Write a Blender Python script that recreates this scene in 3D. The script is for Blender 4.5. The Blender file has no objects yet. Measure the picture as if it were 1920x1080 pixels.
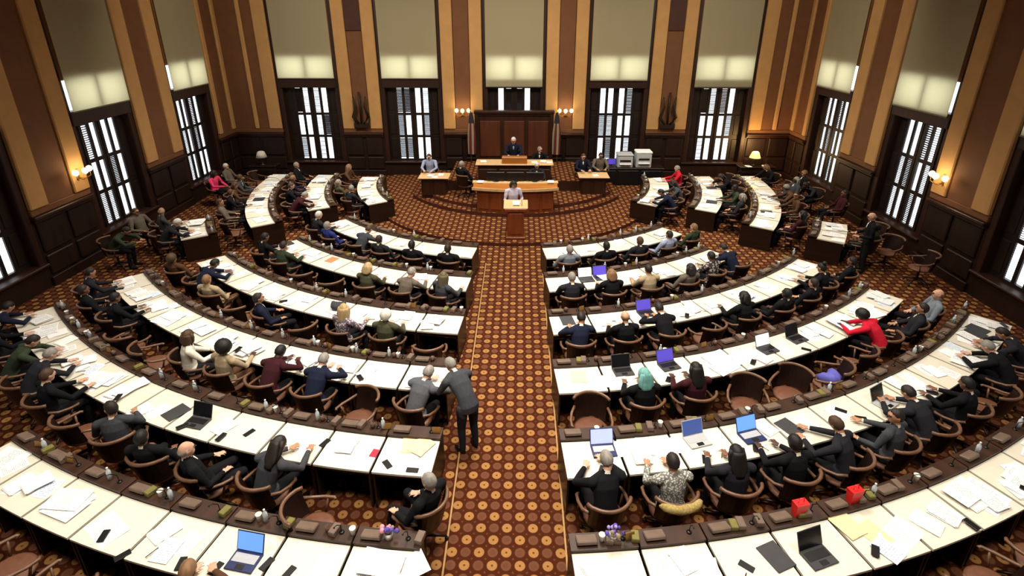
import bpy, bmesh, math, random
import numpy as np
from mathutils import Vector, Matrix, Euler
PI = math.pi
SC = bpy.context.scene
COL = SC.collection
R0 = random.Random(11)

# ------------------------------------------------------------------ camera, sky, lamps, exposure
FPX, CXP, CYP, PITCH, YAW, CAMH, CAMX = 1032., 960., 443., math.radians(22.1), math.radians(.85), 7.16, .17
cd = bpy.data.cameras.new('camera'); cam = bpy.data.objects.new('camera', cd); COL.objects.link(cam)
cd.sensor_width = 36; cd.lens = 36 * FPX / 1920; cd.shift_y = (CYP - 540) / 1920; cd.clip_end = 200; cd.clip_start = .05
cam.location = (CAMX, 0, CAMH); cam.rotation_euler = (PI / 2 - PITCH, 0, YAW)
SC.camera = cam
w = bpy.data.worlds.new('sky'); SC.world = w; w.use_nodes = True
w.node_tree.nodes['Background'].inputs[0].default_value = (.86, .93, 1, 1)
w.node_tree.nodes['Background'].inputs[1].default_value = 3.0
SC.view_settings.view_transform = 'Standard'; SC.view_settings.look = 'None'
SC.view_settings.exposure = 0; SC.view_settings.gamma = 1; SC.view_settings.use_curve_mapping = False
SC.cycles.use_denoising = True
SC.cycles.max_bounces = 6; SC.cycles.diffuse_bounces = 3; SC.cycles.transparent_max_bounces = 8

def lamp(name, kind, loc, power, color, size=1, size_y=None, rot=(0, 0, 0), spread=PI):
    l = bpy.data.lights.new(name, kind); l.energy = power; l.color = color
    if kind == 'AREA':
        l.shape = 'RECTANGLE'; l.size = size; l.size_y = size_y or size; l.spread = spread
    else:
        l.shadow_soft_size = size
    o = bpy.data.objects.new(name, l); COL.objects.link(o); o.location = loc; o.rotation_euler = rot
    return o
WARM = (1, .90, .76)
for lx, ly, pw, sz in ((0, 4, 500, 3), (0, 10, 740, 3), (0, 16.5, 560, 3), (-6.5, 4, 160, 2), (6.5, 4, 160, 2), (-7, 11, 190, 2), (7, 11, 180, 2), (-7, 18.8, 280, 2), (7, 18.8, 270, 2), (0, 20.8, 170, 2)):   # the chamber's ceiling fixtures
    lamp('unseen_overhead_light', 'AREA', (lx, ly, 10.6), pw * .95, WARM, sz, sz * .7, spread=math.radians(150 if ly > 16 and lx == 0 else 90 if lx else 120))

for lx, pw in ((-7.5, 270), (0, 130), (7.5, 250)):     # added, unseen lights that brighten the dais wall
    lamp('unseen_overhead_light', 'AREA', (lx, 17.5, 10.2), pw, (1, .90, .72), 3, 2, rot=(math.radians(52), 0, 0), spread=math.radians(140))

# ------------------------------------------------------------------ helpers
def at(px, py, z):          # point of the photograph on a horizontal plane of the hall
    u = (px - CXP) / FPX; v = (CYP - py) / FPX
    dy = math.cos(PITCH) + v * math.sin(PITCH); dz = -math.sin(PITCH) + v * math.cos(PITCH)
    c, s = math.cos(YAW), math.sin(YAW)
    t = (z - CAMH) / dz
    return Vector((CAMX + (u * c - dy * s) * t, (u * s + dy * c) * t, z))
def pix(p):
    x, y, z = p[0] - CAMX, p[1], p[2] - CAMH
    c, s = math.cos(YAW), math.sin(YAW); x, y = x * c + y * s, -x * s + y * c
    d = y * math.cos(PITCH) - z * math.sin(PITCH); up = y * math.sin(PITCH) + z * math.cos(PITCH)
    if d < .1: return (1e5, 1e5)
    return CXP + FPX * x / d, CYP - FPX * up / d
def lin(c):
    return tuple(((v / 255) / 12.92 if v / 255 <= .04045 else ((v / 255 + .055) / 1.055) ** 2.4) for v in c) + (1,)
MATS = {}
def mat(name, rgb, rough=.6, var=.15, scale=8, stretch=(1, 1, 1), bump=0, metal=0, spec=.4, emit=0, rgb2=None):
    if name in MATS: return MATS[name]
    m = bpy.data.materials.new(name); m.use_nodes = True; nt = m.node_tree; b = nt.nodes['Principled BSDF']
    b.inputs['Roughness'].default_value = rough; b.inputs['Metallic'].default_value = metal
    b.inputs['Specular IOR Level'].default_value = spec
    c = lin(rgb)
    if emit:
        b.inputs['Base Color'].default_value = c
        b.inputs['Emission Color'].default_value = c; b.inputs['Emission Strength'].default_value = emit
    else:
        tc = nt.nodes.new('ShaderNodeTexCoord'); mp = nt.nodes.new('ShaderNodeMapping'); mp.inputs['Scale'].default_value = stretch
        n = nt.nodes.new('ShaderNodeTexNoise'); n.inputs['Scale'].default_value = scale; n.inputs['Detail'].default_value = 4
        r = nt.nodes.new('ShaderNodeValToRGB')
        lo = lin(rgb2) if rgb2 else tuple(x * (1 - var) for x in c[:3]) + (1,)
        hi = c if rgb2 else tuple(min(1, x * (1 + var)) for x in c[:3]) + (1,)
        r.color_ramp.elements[0].position = .3; r.color_ramp.elements[1].position = .7
        r.color_ramp.elements[0].color = lo; r.color_ramp.elements[1].color = hi
        L = nt.links.new
        L(tc.outputs['Object'], mp.inputs['Vector']); L(mp.outputs[0], n.inputs['Vector']); L(n.outputs[0], r.inputs[0]); L(r.outputs[0], b.inputs['Base Color'])
        if bump:
            bp = nt.nodes.new('ShaderNodeBump'); bp.inputs['Strength'].default_value = bump; bp.inputs['Distance'].default_value = .02
            L(n.outputs[0], bp.inputs['Height']); L(bp.outputs[0], b.inputs['Normal'])
    MATS[name] = m; return m
def mnode(nt, op, a, b=None, c=None):
    n = nt.nodes.new('ShaderNodeMath'); n.operation = op
    for i, v in enumerate((a, b, c)):
        if v is None: continue
        if isinstance(v, (int, float)): n.inputs[i].default_value = v
        else: nt.links.new(v, n.inputs[i])
    return n.outputs[0]
def mix(nt, f, a, b):
    n = nt.nodes.new('ShaderNodeMix'); n.data_type = 'RGBA'
    for s, v in ((0, f), (6, a), (7, b)):
        if isinstance(v, (tuple, float, int)): n.inputs[s].default_value = v
        else: nt.links.new(v, n.inputs[s])
    return n.outputs[2]

def carpet():
    m = bpy.data.materials.new('medallion_carpet'); m.use_nodes = True; nt = m.node_tree; b = nt.nodes['Principled BSDF']
    g = nt.nodes.new('ShaderNodeNewGeometry'); sp = nt.nodes.new('ShaderNodeSeparateXYZ'); nt.links.new(g.outputs['Position'], sp.inputs[0])
    u = mnode(nt, 'ADD', mnode(nt, 'DIVIDE', mnode(nt, 'SUBTRACT', sp.outputs[0], .005), .195), 400.5)
    v = mnode(nt, 'ADD', mnode(nt, 'DIVIDE', mnode(nt, 'SUBTRACT', sp.outputs[1], 5.392), .2025), 400.5)
    fu = mnode(nt, 'SUBTRACT', mnode(nt, 'FRACT', u), .5); fv = mnode(nt, 'SUBTRACT', mnode(nt, 'FRACT', v), .5)
    d = mnode(nt, 'SQRT', mnode(nt, 'ADD', mnode(nt, 'MULTIPLY', fu, fu), mnode(nt, 'MULTIPLY', fv, fv)))
    chk = mnode(nt, 'MODULO', mnode(nt, 'ADD', mnode(nt, 'FLOOR', u), mnode(nt, 'FLOOR', v)), 2)
    def sm(x, e, w_=.04):
        n = nt.nodes.new('ShaderNodeMapRange'); n.interpolation_type = 'SMOOTHSTEP'
        n.inputs[1].default_value = e + w_; n.inputs[2].default_value = e - w_; nt.links.new(x, n.inputs[0]); return n.outputs[0]
    disc, inner, dot = sm(d, .375), sm(d, .22), sm(d, .08, .03)
    n = nt.nodes.new('ShaderNodeTexNoise'); n.inputs['Scale'].default_value = 35; nt.links.new(g.outputs['Position'], n.inputs['Vector'])
    gold = mix(nt, inner, lin((162, 116, 70)), lin((160, 118, 64))); gold = mix(nt, dot, gold, lin((94, 58, 32)))
    mau = mix(nt, inner, lin((106, 66, 46)), lin((100, 62, 44)))
    med = mix(nt, chk, mau, gold)
    # small corner lozenges between the medallions
    au = mnode(nt, 'SUBTRACT', .5, mnode(nt, 'ABSOLUTE', fu)); av = mnode(nt, 'SUBTRACT', .5, mnode(nt, 'ABSOLUTE', fv))
    loz = sm(mnode(nt, 'ADD', au, av), .10, .04)
    base = mix(nt, loz, lin((68, 29, 11)), lin((98, 56, 28)))
    col = mix(nt, disc, base, med)
    col = mix(nt, mnode(nt, 'MULTIPLY', n.outputs[0], .35), col, lin((48, 22, 13)))
    nt.links.new(col, b.inputs['Base Color']); b.inputs['Roughness'].default_value = .95; b.inputs['Specular IOR Level'].default_value = .1
    return m
def blind_mat():
    m = bpy.data.materials.new('linen_blind'); m.use_nodes = True; nt = m.node_tree
    for n in list(nt.nodes):
        if n.type == 'BSDF_PRINCIPLED': nt.nodes.remove(n)
    out = [n for n in nt.nodes if n.type == 'OUTPUT_MATERIAL'][0]
    d = nt.nodes.new('ShaderNodeBsdfDiffuse'); t = nt.nodes.new('ShaderNodeBsdfTranslucent'); mx = nt.nodes.new('ShaderNodeMixShader')
    tc = nt.nodes.new('ShaderNodeTexCoord'); ns = nt.nodes.new('ShaderNodeTexNoise'); ns.inputs['Scale'].default_value = 60
    nt.links.new(tc.outputs['Object'], ns.inputs['Vector'])
    c = mix(nt, mnode(nt, 'MULTIPLY', ns.outputs[0], .3), lin((206, 198, 164)), lin((180, 170, 136)))
    nt.links.new(c, d.inputs[0]); t.inputs[0].default_value = lin((238, 226, 176))
    mx.inputs[0].default_value = .5
    nt.links.new(d.outputs[0], mx.inputs[1]); nt.links.new(t.outputs[0], mx.inputs[2]); nt.links.new(mx.outputs[0], out.inputs[0])
    return m
def glass_mat():
    m = bpy.data.materials.new('window_glass'); m.use_nodes = True; nt = m.node_tree
    out = [n for n in nt.nodes if n.type == 'OUTPUT_MATERIAL'][0]
    t = nt.nodes.new('ShaderNodeBsdfTransparent'); g = nt.nodes.new('ShaderNodeBsdfGlossy'); g.inputs['Roughness'].default_value = .03
    mx = nt.nodes.new('ShaderNodeMixShader'); mx.inputs[0].default_value = .06
    nt.links.new(t.outputs[0], mx.inputs[1]); nt.links.new(g.outputs[0], mx.inputs[2]); nt.links.new(mx.outputs[0], out.inputs[0])
    return m
def print_mat(name, base, ink, lines=60, dens=.5):
    m = bpy.data.materials.new(name); m.use_nodes = True; nt = m.node_tree; b = nt.nodes['Principled BSDF']
    tc = nt.nodes.new('ShaderNodeTexCoord'); sp = nt.nodes.new('ShaderNodeSeparateXYZ'); nt.links.new(tc.outputs['Object'], sp.inputs[0])
    ln = mnode(nt, 'GREATER_THAN', mnode(nt, 'FRACT', mnode(nt, 'MULTIPLY', sp.outputs[1], lines)), 1 - dens)
    n = nt.nodes.new('ShaderNodeTexNoise'); n.inputs['Scale'].default_value = 55; nt.links.new(tc.outputs['Object'], n.inputs['Vector'])
    inx = mnode(nt, 'LESS_THAN', mnode(nt, 'ABSOLUTE', sp.outputs[0]), .085); iny = mnode(nt, 'LESS_THAN', mnode(nt, 'ABSOLUTE', sp.outputs[1]), .115)
    f = mnode(nt, 'MULTIPLY', mnode(nt, 'MULTIPLY', ln, mnode(nt, 'GREATER_THAN', n.outputs[0], .47)), mnode(nt, 'MULTIPLY', inx, iny))
    nt.links.new(mix(nt, mnode(nt, 'MULTIPLY', f, .6), lin(base), lin(ink)), b.inputs['Base Color']); b.inputs['Roughness'].default_value = .8
    return m
def pattern_mat(name, c1, c2, scale):
    m = bpy.data.materials.new(name); m.use_nodes = True; nt = m.node_tree; b = nt.nodes['Principled BSDF']
    tc = nt.nodes.new('ShaderNodeTexCoord'); v = nt.nodes.new('ShaderNodeTexVoronoi'); v.inputs['Scale'].default_value = scale
    nt.links.new(tc.outputs['Object'], v.inputs['Vector'])
    f = mnode(nt, 'GREATER_THAN', v.outputs[0], .42)
    nt.links.new(mix(nt, f, lin(c1), lin(c2)), b.inputs['Base Color']); b.inputs['Roughness'].default_value = .85
    return m

class MB:                       # collects shapes, links them as ONE mesh object
    def __init__(s): s.v = []; s.f = []; s.m = []; s.sm = []
    def add(s, vs, fs, mi=0, smooth=False):
        k = len(s.v); s.v += [tuple(p) for p in vs]
        for f in fs: s.f.append(tuple(i + k for i in f)); s.m.append(mi); s.sm.append(smooth)
        return s
    def box(s, c, d, rot=None, ch=0, mi=0):
        x, y, z = d[0] / 2, d[1] / 2, d[2] / 2
        if ch:                  # chamfered box: 24 vertices
            vs = []; idx = {}
            for sx in (-1, 1):
                for sy in (-1, 1):
                    for sz in (-1, 1):
                        for a in range(3):
                            p = [sx * (x - ch), sy * (y - ch), sz * (z - ch)]
                            p[a] = (sx * x, sy * y, sz * z)[a]
                            idx[sx, sy, sz, a] = len(vs); vs.append(Vector(p))
            fs = []
            for a in range(3):
                b_, c_ = (a + 1) % 3, (a + 2) % 3
                for sg in (-1, 1):
                    q = []
                    for t in ((-1, -1), (1, -1), (1, 1), (-1, 1)):
                        k = [0, 0, 0]; k[a] = sg; k[b_], k[c_] = t; q.append(idx[k[0], k[1], k[2], a])
                    fs.append(q if sg > 0 else q[::-1])
                for s1 in (-1, 1):      # edge strips along axis a
                    for s2 in (-1, 1):
                        k0 = [0, 0, 0]; k0[b_] = s1; k0[c_] = s2; k1 = list(k0); k0[a] = -1; k1[a] = 1
                        q = [idx[(*k0, b_)], idx[(*k1, b_)], idx[(*k1, c_)], idx[(*k0, c_)]]
                        fs.append(q if s1 * s2 < 0 else q[::-1])
            for sx in (-1, 1):
                for sy in (-1, 1):
                    for sz in (-1, 1):
                        q = [idx[sx, sy, sz, a] for a in range(3)]
                        fs.append(q if sx * sy * sz > 0 else q[::-1])
        else:
            vs = [Vector((sx * x, sy * y, sz * z)) for sx in (-1, 1) for sy in (-1, 1) for sz in (-1, 1)]
            fs = [(0, 1, 3, 2), (4, 6, 7, 5), (0, 4, 5, 1), (2, 3, 7, 6), (0, 2, 6, 4), (1, 5, 7, 3)]
        M = rot.to_matrix() if rot else None
        return s.add([(M @ v if M else v) + Vector(c) for v in vs], fs, mi)
    def loft(s, rings, mi=0, closed=False, cap=True, smooth=True):
        n = len(rings[0]); vs = [p for r in rings for p in r]; fs = []
        for i in range(len(rings) - (0 if closed else 1)):
            a, b = i * n, ((i + 1) % len(rings)) * n
            for j in range(n): fs.append((a + j, a + (j + 1) % n, b + (j + 1) % n, b + j))
        if cap and not closed: fs += [tuple(range(n))[::-1], tuple(range(len(vs) - n, len(vs)))]
        return s.add(vs, fs, mi, smooth)
    def tube(s, pts, r, n=8, mi=0, flat=1, hint=(0, 0, 1)):
        pts = [Vector(p) for p in pts]; rings = []
        for i, p in enumerate(pts):
            t = (pts[min(i + 1, len(pts) - 1)] - pts[max(i - 1, 0)]).normalized()
            h = Vector(hint) if abs(t.dot(Vector(hint))) < .95 else Vector((1, 0, 0))
            a = t.cross(h).normalized(); b = a.cross(t)
            rr = r[i] if isinstance(r, (list, tuple)) else r
            rings.append([p + (a * math.cos(k * 2 * PI / n) + b * math.sin(k * 2 * PI / n) * flat) * rr for k in range(n)])
        return s.loft(rings, mi)
    def lathe(s, prof, n=16, c=(0, 0, 0), mi=0, sx=1, sy=1):
        return s.loft([[(c[0] + r * math.cos(k * 2 * PI / n) * sx, c[1] + r * math.sin(k * 2 * PI / n) * sy, c[2] + z) for k in range(n)] for r, z in prof], mi)
    def ball(s, c, r, n=10, mi=0, M=None):
        r = (r, r, r) if not isinstance(r, (tuple, list)) else r
        rings = []
        for i in range(n + 1):
            a = -PI / 2 + PI * min(max(i / n, .02), .98)
            q = [Vector((r[0] * math.cos(a) * math.cos(k * PI / n), r[1] * math.cos(a) * math.sin(k * PI / n), r[2] * math.sin(a))) for k in range(2 * n)]
            rings.append([(M @ p if M else p) + Vector(c) for p in q])
        return s.loft(rings, mi)
    def sector(s, R, r0, r1, a0, a1, z0, z1, n=4, mi=0):    # ring piece; local origin on radius R, +y towards the centre
        vs = []
        for i in range(n + 1):
            a = a0 + (a1 - a0) * i / n
            for r, z in ((r0, z0), (r1, z0), (r1, z1), (r0, z1)): vs.append((r * math.sin(a), R - r * math.cos(a), z))
        fs = [(3, 2, 1, 0), (4 * n, 4 * n + 1, 4 * n + 2, 4 * n + 3)]
        for i in range(n):
            for j in range(4): fs.append((4 * i + j, 4 * i + (j + 1) % 4, 4 * i + 4 + (j + 1) % 4, 4 * i + 4 + j))
        return s.add(vs, fs, mi)
    def prism(s, poly, z0, z1, mi=0):
        n = len(poly); vs = [(x, y, z0) for x, y in poly] + [(x, y, z1) for x, y in poly]
        return s.add(vs, [tuple(range(n))[::-1], tuple(range(n, 2 * n))] + [(i, (i + 1) % n, n + (i + 1) % n, n + i) for i in range(n)], mi)
    def mesh(s, name, mats):
        me = bpy.data.meshes.new(name); me.from_pydata(s.v, [], s.f)
        for m in (mats if isinstance(mats, (list, tuple)) else [mats]): me.materials.append(m)
        me.polygons.foreach_set('material_index', s.m); me.polygons.foreach_set('use_smooth', s.sm)
        bm = bmesh.new(); bm.from_mesh(me); bmesh.ops.recalc_face_normals(bm, faces=bm.faces); bm.to_mesh(me); bm.free()
        me.update(); return me
    def build(s, name, mats, parent=None, loc=None, rz=None):
        return put(name, s.mesh(name, mats), parent, loc, rz)
def put(name, me, parent=None, loc=None, rz=None):
    o = bpy.data.objects.new(name, me); COL.objects.link(o)
    if parent: o.parent = parent
    if loc is not None: o.location = loc
    if rz is not None: o.rotation_euler = (0, 0, rz)
    return o
def tag(o, label=None, cat=None, group=None, kind=None):
    for k, v in (('label', label), ('category', cat), ('group', group), ('kind', kind)):
        if v: o[k] = v
    return o
def empty(name, loc=(0, 0, 0), rz=0):
    o = bpy.data.objects.new(name, None); COL.objects.link(o); o.location = loc; o.rotation_euler = (0, 0, rz); o.empty_display_size = .1
    return o
def dup(o, loc=None, rz=None, parent=None):
    c = o.copy(); COL.objects.link(c)
    if parent: c.parent = parent
    if loc is not None: c.location = loc
    if rz is not None: c.rotation_euler = (0, 0, rz)
    for ch in KIDS.get(o.name) or []:
        dup(ch, parent=c)
    return c
KIDS = {}
def note(o):                    # remember a prototype's children once, for cheap copying
    KIDS[o.name] = list(o.children)
    for c in o.children: note(c)
    return o
ORD = 'zeroth first second third fourth fifth sixth seventh eighth ninth tenth eleventh twelfth thirteenth fourteenth fifteenth'.split()

# ------------------------------------------------------------------ materials
CARPET = carpet(); BLIND = blind_mat(); GLASS = glass_mat()
WOOD = mat('dark_walnut', (50, 25, 13), .45, .3, 6, (1, 1, .15), .1)
WOODB = mat('wainscot_walnut', (34, 17, 10), .5, .3, 5, (1, 1, .15), .1)
JAMB = mat('window_mahogany', (46, 22, 12), .5, .3, 6, (1, 1, .1))
SHUT = mat('shutter_walnut', (30, 17, 12), .5, .2, 8)
TAN = mat('tan_painted_pilaster', (190, 144, 90), .8, .06, 3)
BRN = mat('brown_painted_panel', (112, 72, 44), .8, .08, 3)
DKPANEL = mat('dark_panel', (70, 36, 26), .7, .1, 3)
PLASTER = mat('ceiling_plaster', (96, 78, 58), .9, .05, 3)
DESKW = mat('desk_walnut', (34, 19, 12), .4, .3, 9, (1, .2, 1))
LEDGE = mat('ledge_walnut', (54, 33, 22), .45, .3, 9, (1, .2, 1))
CREAM = mat('cream_desk_pad', (222, 216, 200), .5, .03, 4)
CHW = mat('chair_oak', (106, 76, 57), .35, .2, 10)
CHD = mat('chair_dark_wood', (32, 17, 12), .4, .2, 10)
SEATL = mat('brown_leather', (104, 66, 48), .5, .12, 14, bump=.1)
BLACK = mat('black_plastic', (16, 16, 18), .4, .1, 8)
DGREY = mat('dark_grey_plastic', (58, 58, 62), .5, .1, 8)
LGREY = mat('light_grey_plastic', (176, 178, 180), .5, .05, 8)
SILVER = mat('silver_metal', (180, 180, 184), .35, .05, 8, metal=.7)
BRASS = mat('aged_brass', (150, 112, 56), .4, .15, 12, metal=.6)
BRONZE = mat('dark_bronze', (46, 34, 22), .5, .2, 12, metal=.4)
GOLDW = mat('golden_oak', (168, 104, 44), .35, .15, 7, (.2, 1, 1))
REDW = mat('red_brown_oak', (124, 62, 30), .4, .2, 7, (1, 1, .2))
CREAMW = mat('pale_oak_and_lit_edge', (206, 172, 124), .5, .1, 7)  # pale oak tops; also paints the lit edges of the clerks desk
GOLDTR = mat('gold_edging', (160, 124, 74), .6, .1, 20)
RISER = mat('dark_red_riser', (74, 28, 12), .8, .2, 20)
WHITE = mat('white_paper', (244, 244, 244), .8, .02, 6)
PAPERT = print_mat('printed_paper', (242, 243, 244), (130, 134, 142))
PAPERB = print_mat('blue_tinted_paper', (222, 232, 246), (120, 140, 170), 40)
MANILA = mat('manila_folder', (230, 208, 164), .8, .04, 8)
MINT = mat('mint_paper', (196, 232, 222), .8, .03, 8)
ORANGE = mat('orange_paper', (236, 130, 88), .8, .05, 8)
REDP = mat('red_card', (196, 40, 62), .7, .06, 8)
PURPLE = mat('purple_paper', (92, 74, 170), .7, .1, 12)
SCRBLUE = mat('blue_lit_screen', (96, 146, 240), emit=1.0)
SCRPALE = mat('pale_violet_screen', (164, 176, 250), emit=.95)
SCRDEEP = mat('deep_blue_screen', (62, 84, 150), emit=.5)
SCRVIO = mat('violet_screen', (84, 70, 190), emit=.55)
SCRDARK = mat('dark_screen', (20, 22, 26), .2, .1, 4)
SCRWHITE = mat('white_screen', (232, 234, 240), emit=.9)
BULB = mat('warm_lamp_glass', (255, 226, 160), emit=5)
SHADEL = mat('lit_lampshade', (255, 206, 110), emit=2.2)
SHADEW = mat('white_lampshade', (216, 208, 196), .8, .04, 8)
BOTTLE = mat('clear_plastic_bottle', (196, 206, 214), .15, .05, 8)
CUPW = mat('white_paper_cup', (226, 222, 216), .6, .03, 8)
OLIVE = mat('olive_box', (112, 106, 52), .6, .2, 8)
TAUPE = mat('taupe_box', (106, 88, 76), .5, .15, 8)

# ------------------------------------------------------------------ the hall
XL, XR, YB, YR, ZC, SILL = -13.0, 12.5, 25.2, -3.0, 10.8, .62
WT = .5
tag(MB().box(((XL + XR) / 2, (YB + YR) / 2, -.1), (XR - XL + 2, YB - YR + 2, .2)).build('floor', CARPET), kind='structure')
tag(MB().box(((XL + XR) / 2, (YB + YR) / 2, ZC + .1), (XR - XL + 2, YB - YR + 2, .2)).build('ceiling', PLASTER), kind='structure')
OW = 1.39                               # half width of a window opening
WTOP = 9.7
WBACK = [-9.33, -4.72, -.11, 4.49, 9.09]
WSIDE = [22.3, 17.3, 12.3, 7.3, 2.3]

def wall(name, a, b, wins, flip, along, extra):
    """wall in local coordinates: x along the wall, y outward, z up; wins = local x of the window centres"""
    o = empty(name, along[0], along[1]); tag(o, kind='structure')
    m = MB(); edges = [a] + [e for c in sorted(wins) for e in (c - OW, c + OW)] + [b]
    for i in range(0, len(edges), 2):
        x0, x1 = edges[i], edges[i + 1]
        m.box(((x0 + x1) / 2, WT / 2, ZC / 2), (x1 - x0, WT, ZC))
    for c in wins:
        m.box((c, WT / 2, SILL / 2), (2 * OW, WT, SILL)); m.box((c, WT / 2, (WTOP + ZC) / 2), (2 * OW, WT, ZC - WTOP))
    m.build('masonry', WOODB, o)
    for i in range(0, len(edges), 2):
        x0, x1 = edges[i], edges[i + 1]; wd = x1 - x0
        if wd < .3: continue
        c = (x0 + x1) / 2
        # wainscot: base, raised panels, ledge
        MB().box((c, -.04, .14), (wd - .02, .1, .28), ch=.015).build('skirting_board', WOODB, o)
        k = max(1, round(wd / 1.0)); pw = wd / k
        for j in range(k):
            px = x0 + pw * (j + .5)
            MB().box((px, -.03, .62), (pw - .16, .07, .56), ch=.025).build('wainscot_panel', WOODB, o)
            MB().box((px, -.03, 1.42), (pw - .16, .07, .84), ch=.025).build('wainscot_panel', WOODB, o)
        MB().box((c, -.07, 2.0), (wd, .2, .1), ch=.02).box((c, -.04, 1.91), (wd - .03, .12, .08)).build('wainscot_ledge', WOOD, o)
        MB().box((c, -.03, 2.14), (wd - .02, .1, .18), ch=.02).build('pilaster_base', BRN, o)
        for kind, l, r in extra(i // 2, x0, x1):
            zc, zh = (2.23 + 9.9) / 2, 9.9 - 2.23
            if kind == 'tan': MB().box(((l + r) / 2, -.05, zc), (r - l, .14, zh), ch=.03).build('pilaster_strip', TAN, o)
            else: MB().box(((l + r) / 2, -.015, zc), (r - l, .07, zh), ch=.01).build('recessed_panel', BRN, o)
    return o
def pier_mid(x0, x1, t=.56):
    return [('tan', x0 + .02, x0 + t), ('brn', x0 + t + .02, x1 - t - .02), ('tan', x1 - t, x1 - .02)]
def ex_back(i, x0, x1):
    if i == 0: return [('brn', x0 + .1, x0 + 1.0), ('tan', x0 + 1.02, x0 + 1.2), ('brn', x0 + 1.22, x1 - .62), ('tan', x1 - .6, x1 - .03)]
    if i == 5: return [('tan', x0 + .03, x0 + .6), ('brn', x0 + .62, x1 - .92), ('tan', x1 - .9, x1 - .72), ('brn', x1 - .7, x1 - .1)]
    return pier_mid(x0, x1)
def ex_side(i, x0, x1):
    if x1 - x0 < 2 or i in (0, 5):
        return [('tan', x0 + .05, x0 + .3), ('brn', x0 + .32, x1 - .32), ('tan', x1 - .3, x1 - .05)]
    return pier_mid(x0, x1, .62)
wall('wall_front', XL, XR, WBACK, 1, ((0, YB, 0), 0), ex_back)
# local x on the left wall = world y; outward = -x  -> rotate +90 deg
wall('wall_left', YR, YB, WSIDE, 1, ((XL, 0, 0), PI / 2), ex_side)
wall('wall_right', -YB, -YR, [-y for y in WSIDE], 1, ((XR, 0, 0), -PI / 2), ex_side)
tag(MB().box(((XL + XR) / 2, YR - .25, ZC / 2), (XR - XL + 1, .5, ZC)).build('wall_rear', BRN), kind='structure')

# windows ------------------------------------------------------------
RW = random.Random(4)
SLAT = {}
def slats(tilt):
    if tilt not in SLAT:
        m = MB()
        for k in range(16):
            m.box((0, 0, -.40 + .0535 * k), (.24, .007, .058), Euler((math.radians(tilt), 0, 0)))
        SLAT[tilt] = m.mesh('louvre_slats', SHUT)
    return SLAT[tilt]
m = MB()
for sx in (-1, 1): m.box((sx * (OW - .1), .24, (SILL + WTOP) / 2), (.2, .5, WTOP - SILL), ch=.02)
m.box((0, .24, WTOP - .05), (2 * OW, .5, .1)); m.box((0, .2, SILL + .04), (2 * OW + .1, .6, .08), ch=.02)
m.box((0, .08, 4.26), (2 * OW - .2, .3, .42), ch=.02).box((0, .04, 5.47), (2 * OW - .2, .1, .24), ch=.02)
m.box((0, .02, 4.9), (.13, .1, 1.1)); m.box((0, .3, 2.4), (.12, .1, 3.5), ch=.02)
m.box((0, .3, 7.6), (.13, .1, 4.0))
FRAME_ME = m.mesh('window_frame', JAMB)
m = MB()
m.box((-.2, 0, 0), (.42, .05, 3.46), ch=.012)
for z in (-1.1, 0, 1.1): m.box((-.2, -.035, z), (.26, .03, .9), ch=.012)
SIDEP_ME = m.mesh('side_panel', SHUT)
m = MB()
for x, q in ((-.345, .11), (0, .12), (.345, .11)): m.box((x, 0, -.03), (q, .045, 3.46))
for z in (-1.70, -.58, .44, 1.66): m.box((0, 0, z), (.78, .04, .12))
LEAF_ME = m.mesh('shutter_leaf', SHUT)
PANE_ME = MB().box((0, 0, 0), (.74, .008, 3.44)).mesh('pane', GLASS)
TPANE_ME = MB().box((0, 0, 0), (1.1, .008, 1.05)).mesh('pane', GLASS)
INNER_ME = MB().box((0, 0, 0), (2.52, .01, 4.25)).mesh('light_blocker', BRN)  # added opaque sheet keeping daylight off the upper part of the blind
def window(n, loc, rz, zb, rows):
    o = empty('window_%d' % n, loc, rz); tag(o, kind='structure')
    put('window_frame', FRAME_ME, o)
    for sx in (-1, 1):
        p = put('side_panel', SIDEP_ME, o, (sx * .80 if sx < 0 else 1.2, .28, 2.38))
    b = MB()
    k = 8
    b.add([(-1.25 + 2.5 * i / k, -.13 + .006 * (i % 2), z) for i in range(k + 1) for z in (zb, 9.75)], [(2 * i, 2 * i + 2, 2 * i + 3, 2 * i + 1) for i in range(k)])
    b.build('roller_blind', BLIND, o)
    MB().box((0, -.13, zb), (2.5, .03, .035)).build('bottom_bar', mat('blind_bar', (120, 110, 88), .6), o)
    put('light_blocker', INNER_ME, o, (0, -.035, 7.50))
    for sx in (-1, 1):
        put('pane', TPANE_ME, o, (sx * .6, .06, 4.9)); put('pane', PANE_ME, o, (sx * .41, .36, 2.4))
        lf = put('shutter_leaf', LEAF_ME, o, (sx * .42, .24, 2.42))
        for ci, cx in enumerate((-.172, .172)):
            for ri, (z, h) in enumerate(((-1.12, .98), (-.07, .93), (1.05, 1.12))):
                t = rows[(ri, (0 if sx < 0 else 2) + ci)]
                if t is None: continue
                s_ = put('louvre_slats', slats(t), lf, (cx, 0, z)); s_.scale = (1, 1, h / .9); tag(s_, kind='stuff')
    return o
def shut_rows(seed, keep={}):
    r = random.Random(seed)
    d = {(i, j): r.choice([None, 70, 45, 55, 60, 75, 50, 65]) for i in range(3) for j in range(4)}
    d.update(keep); return d
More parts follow.
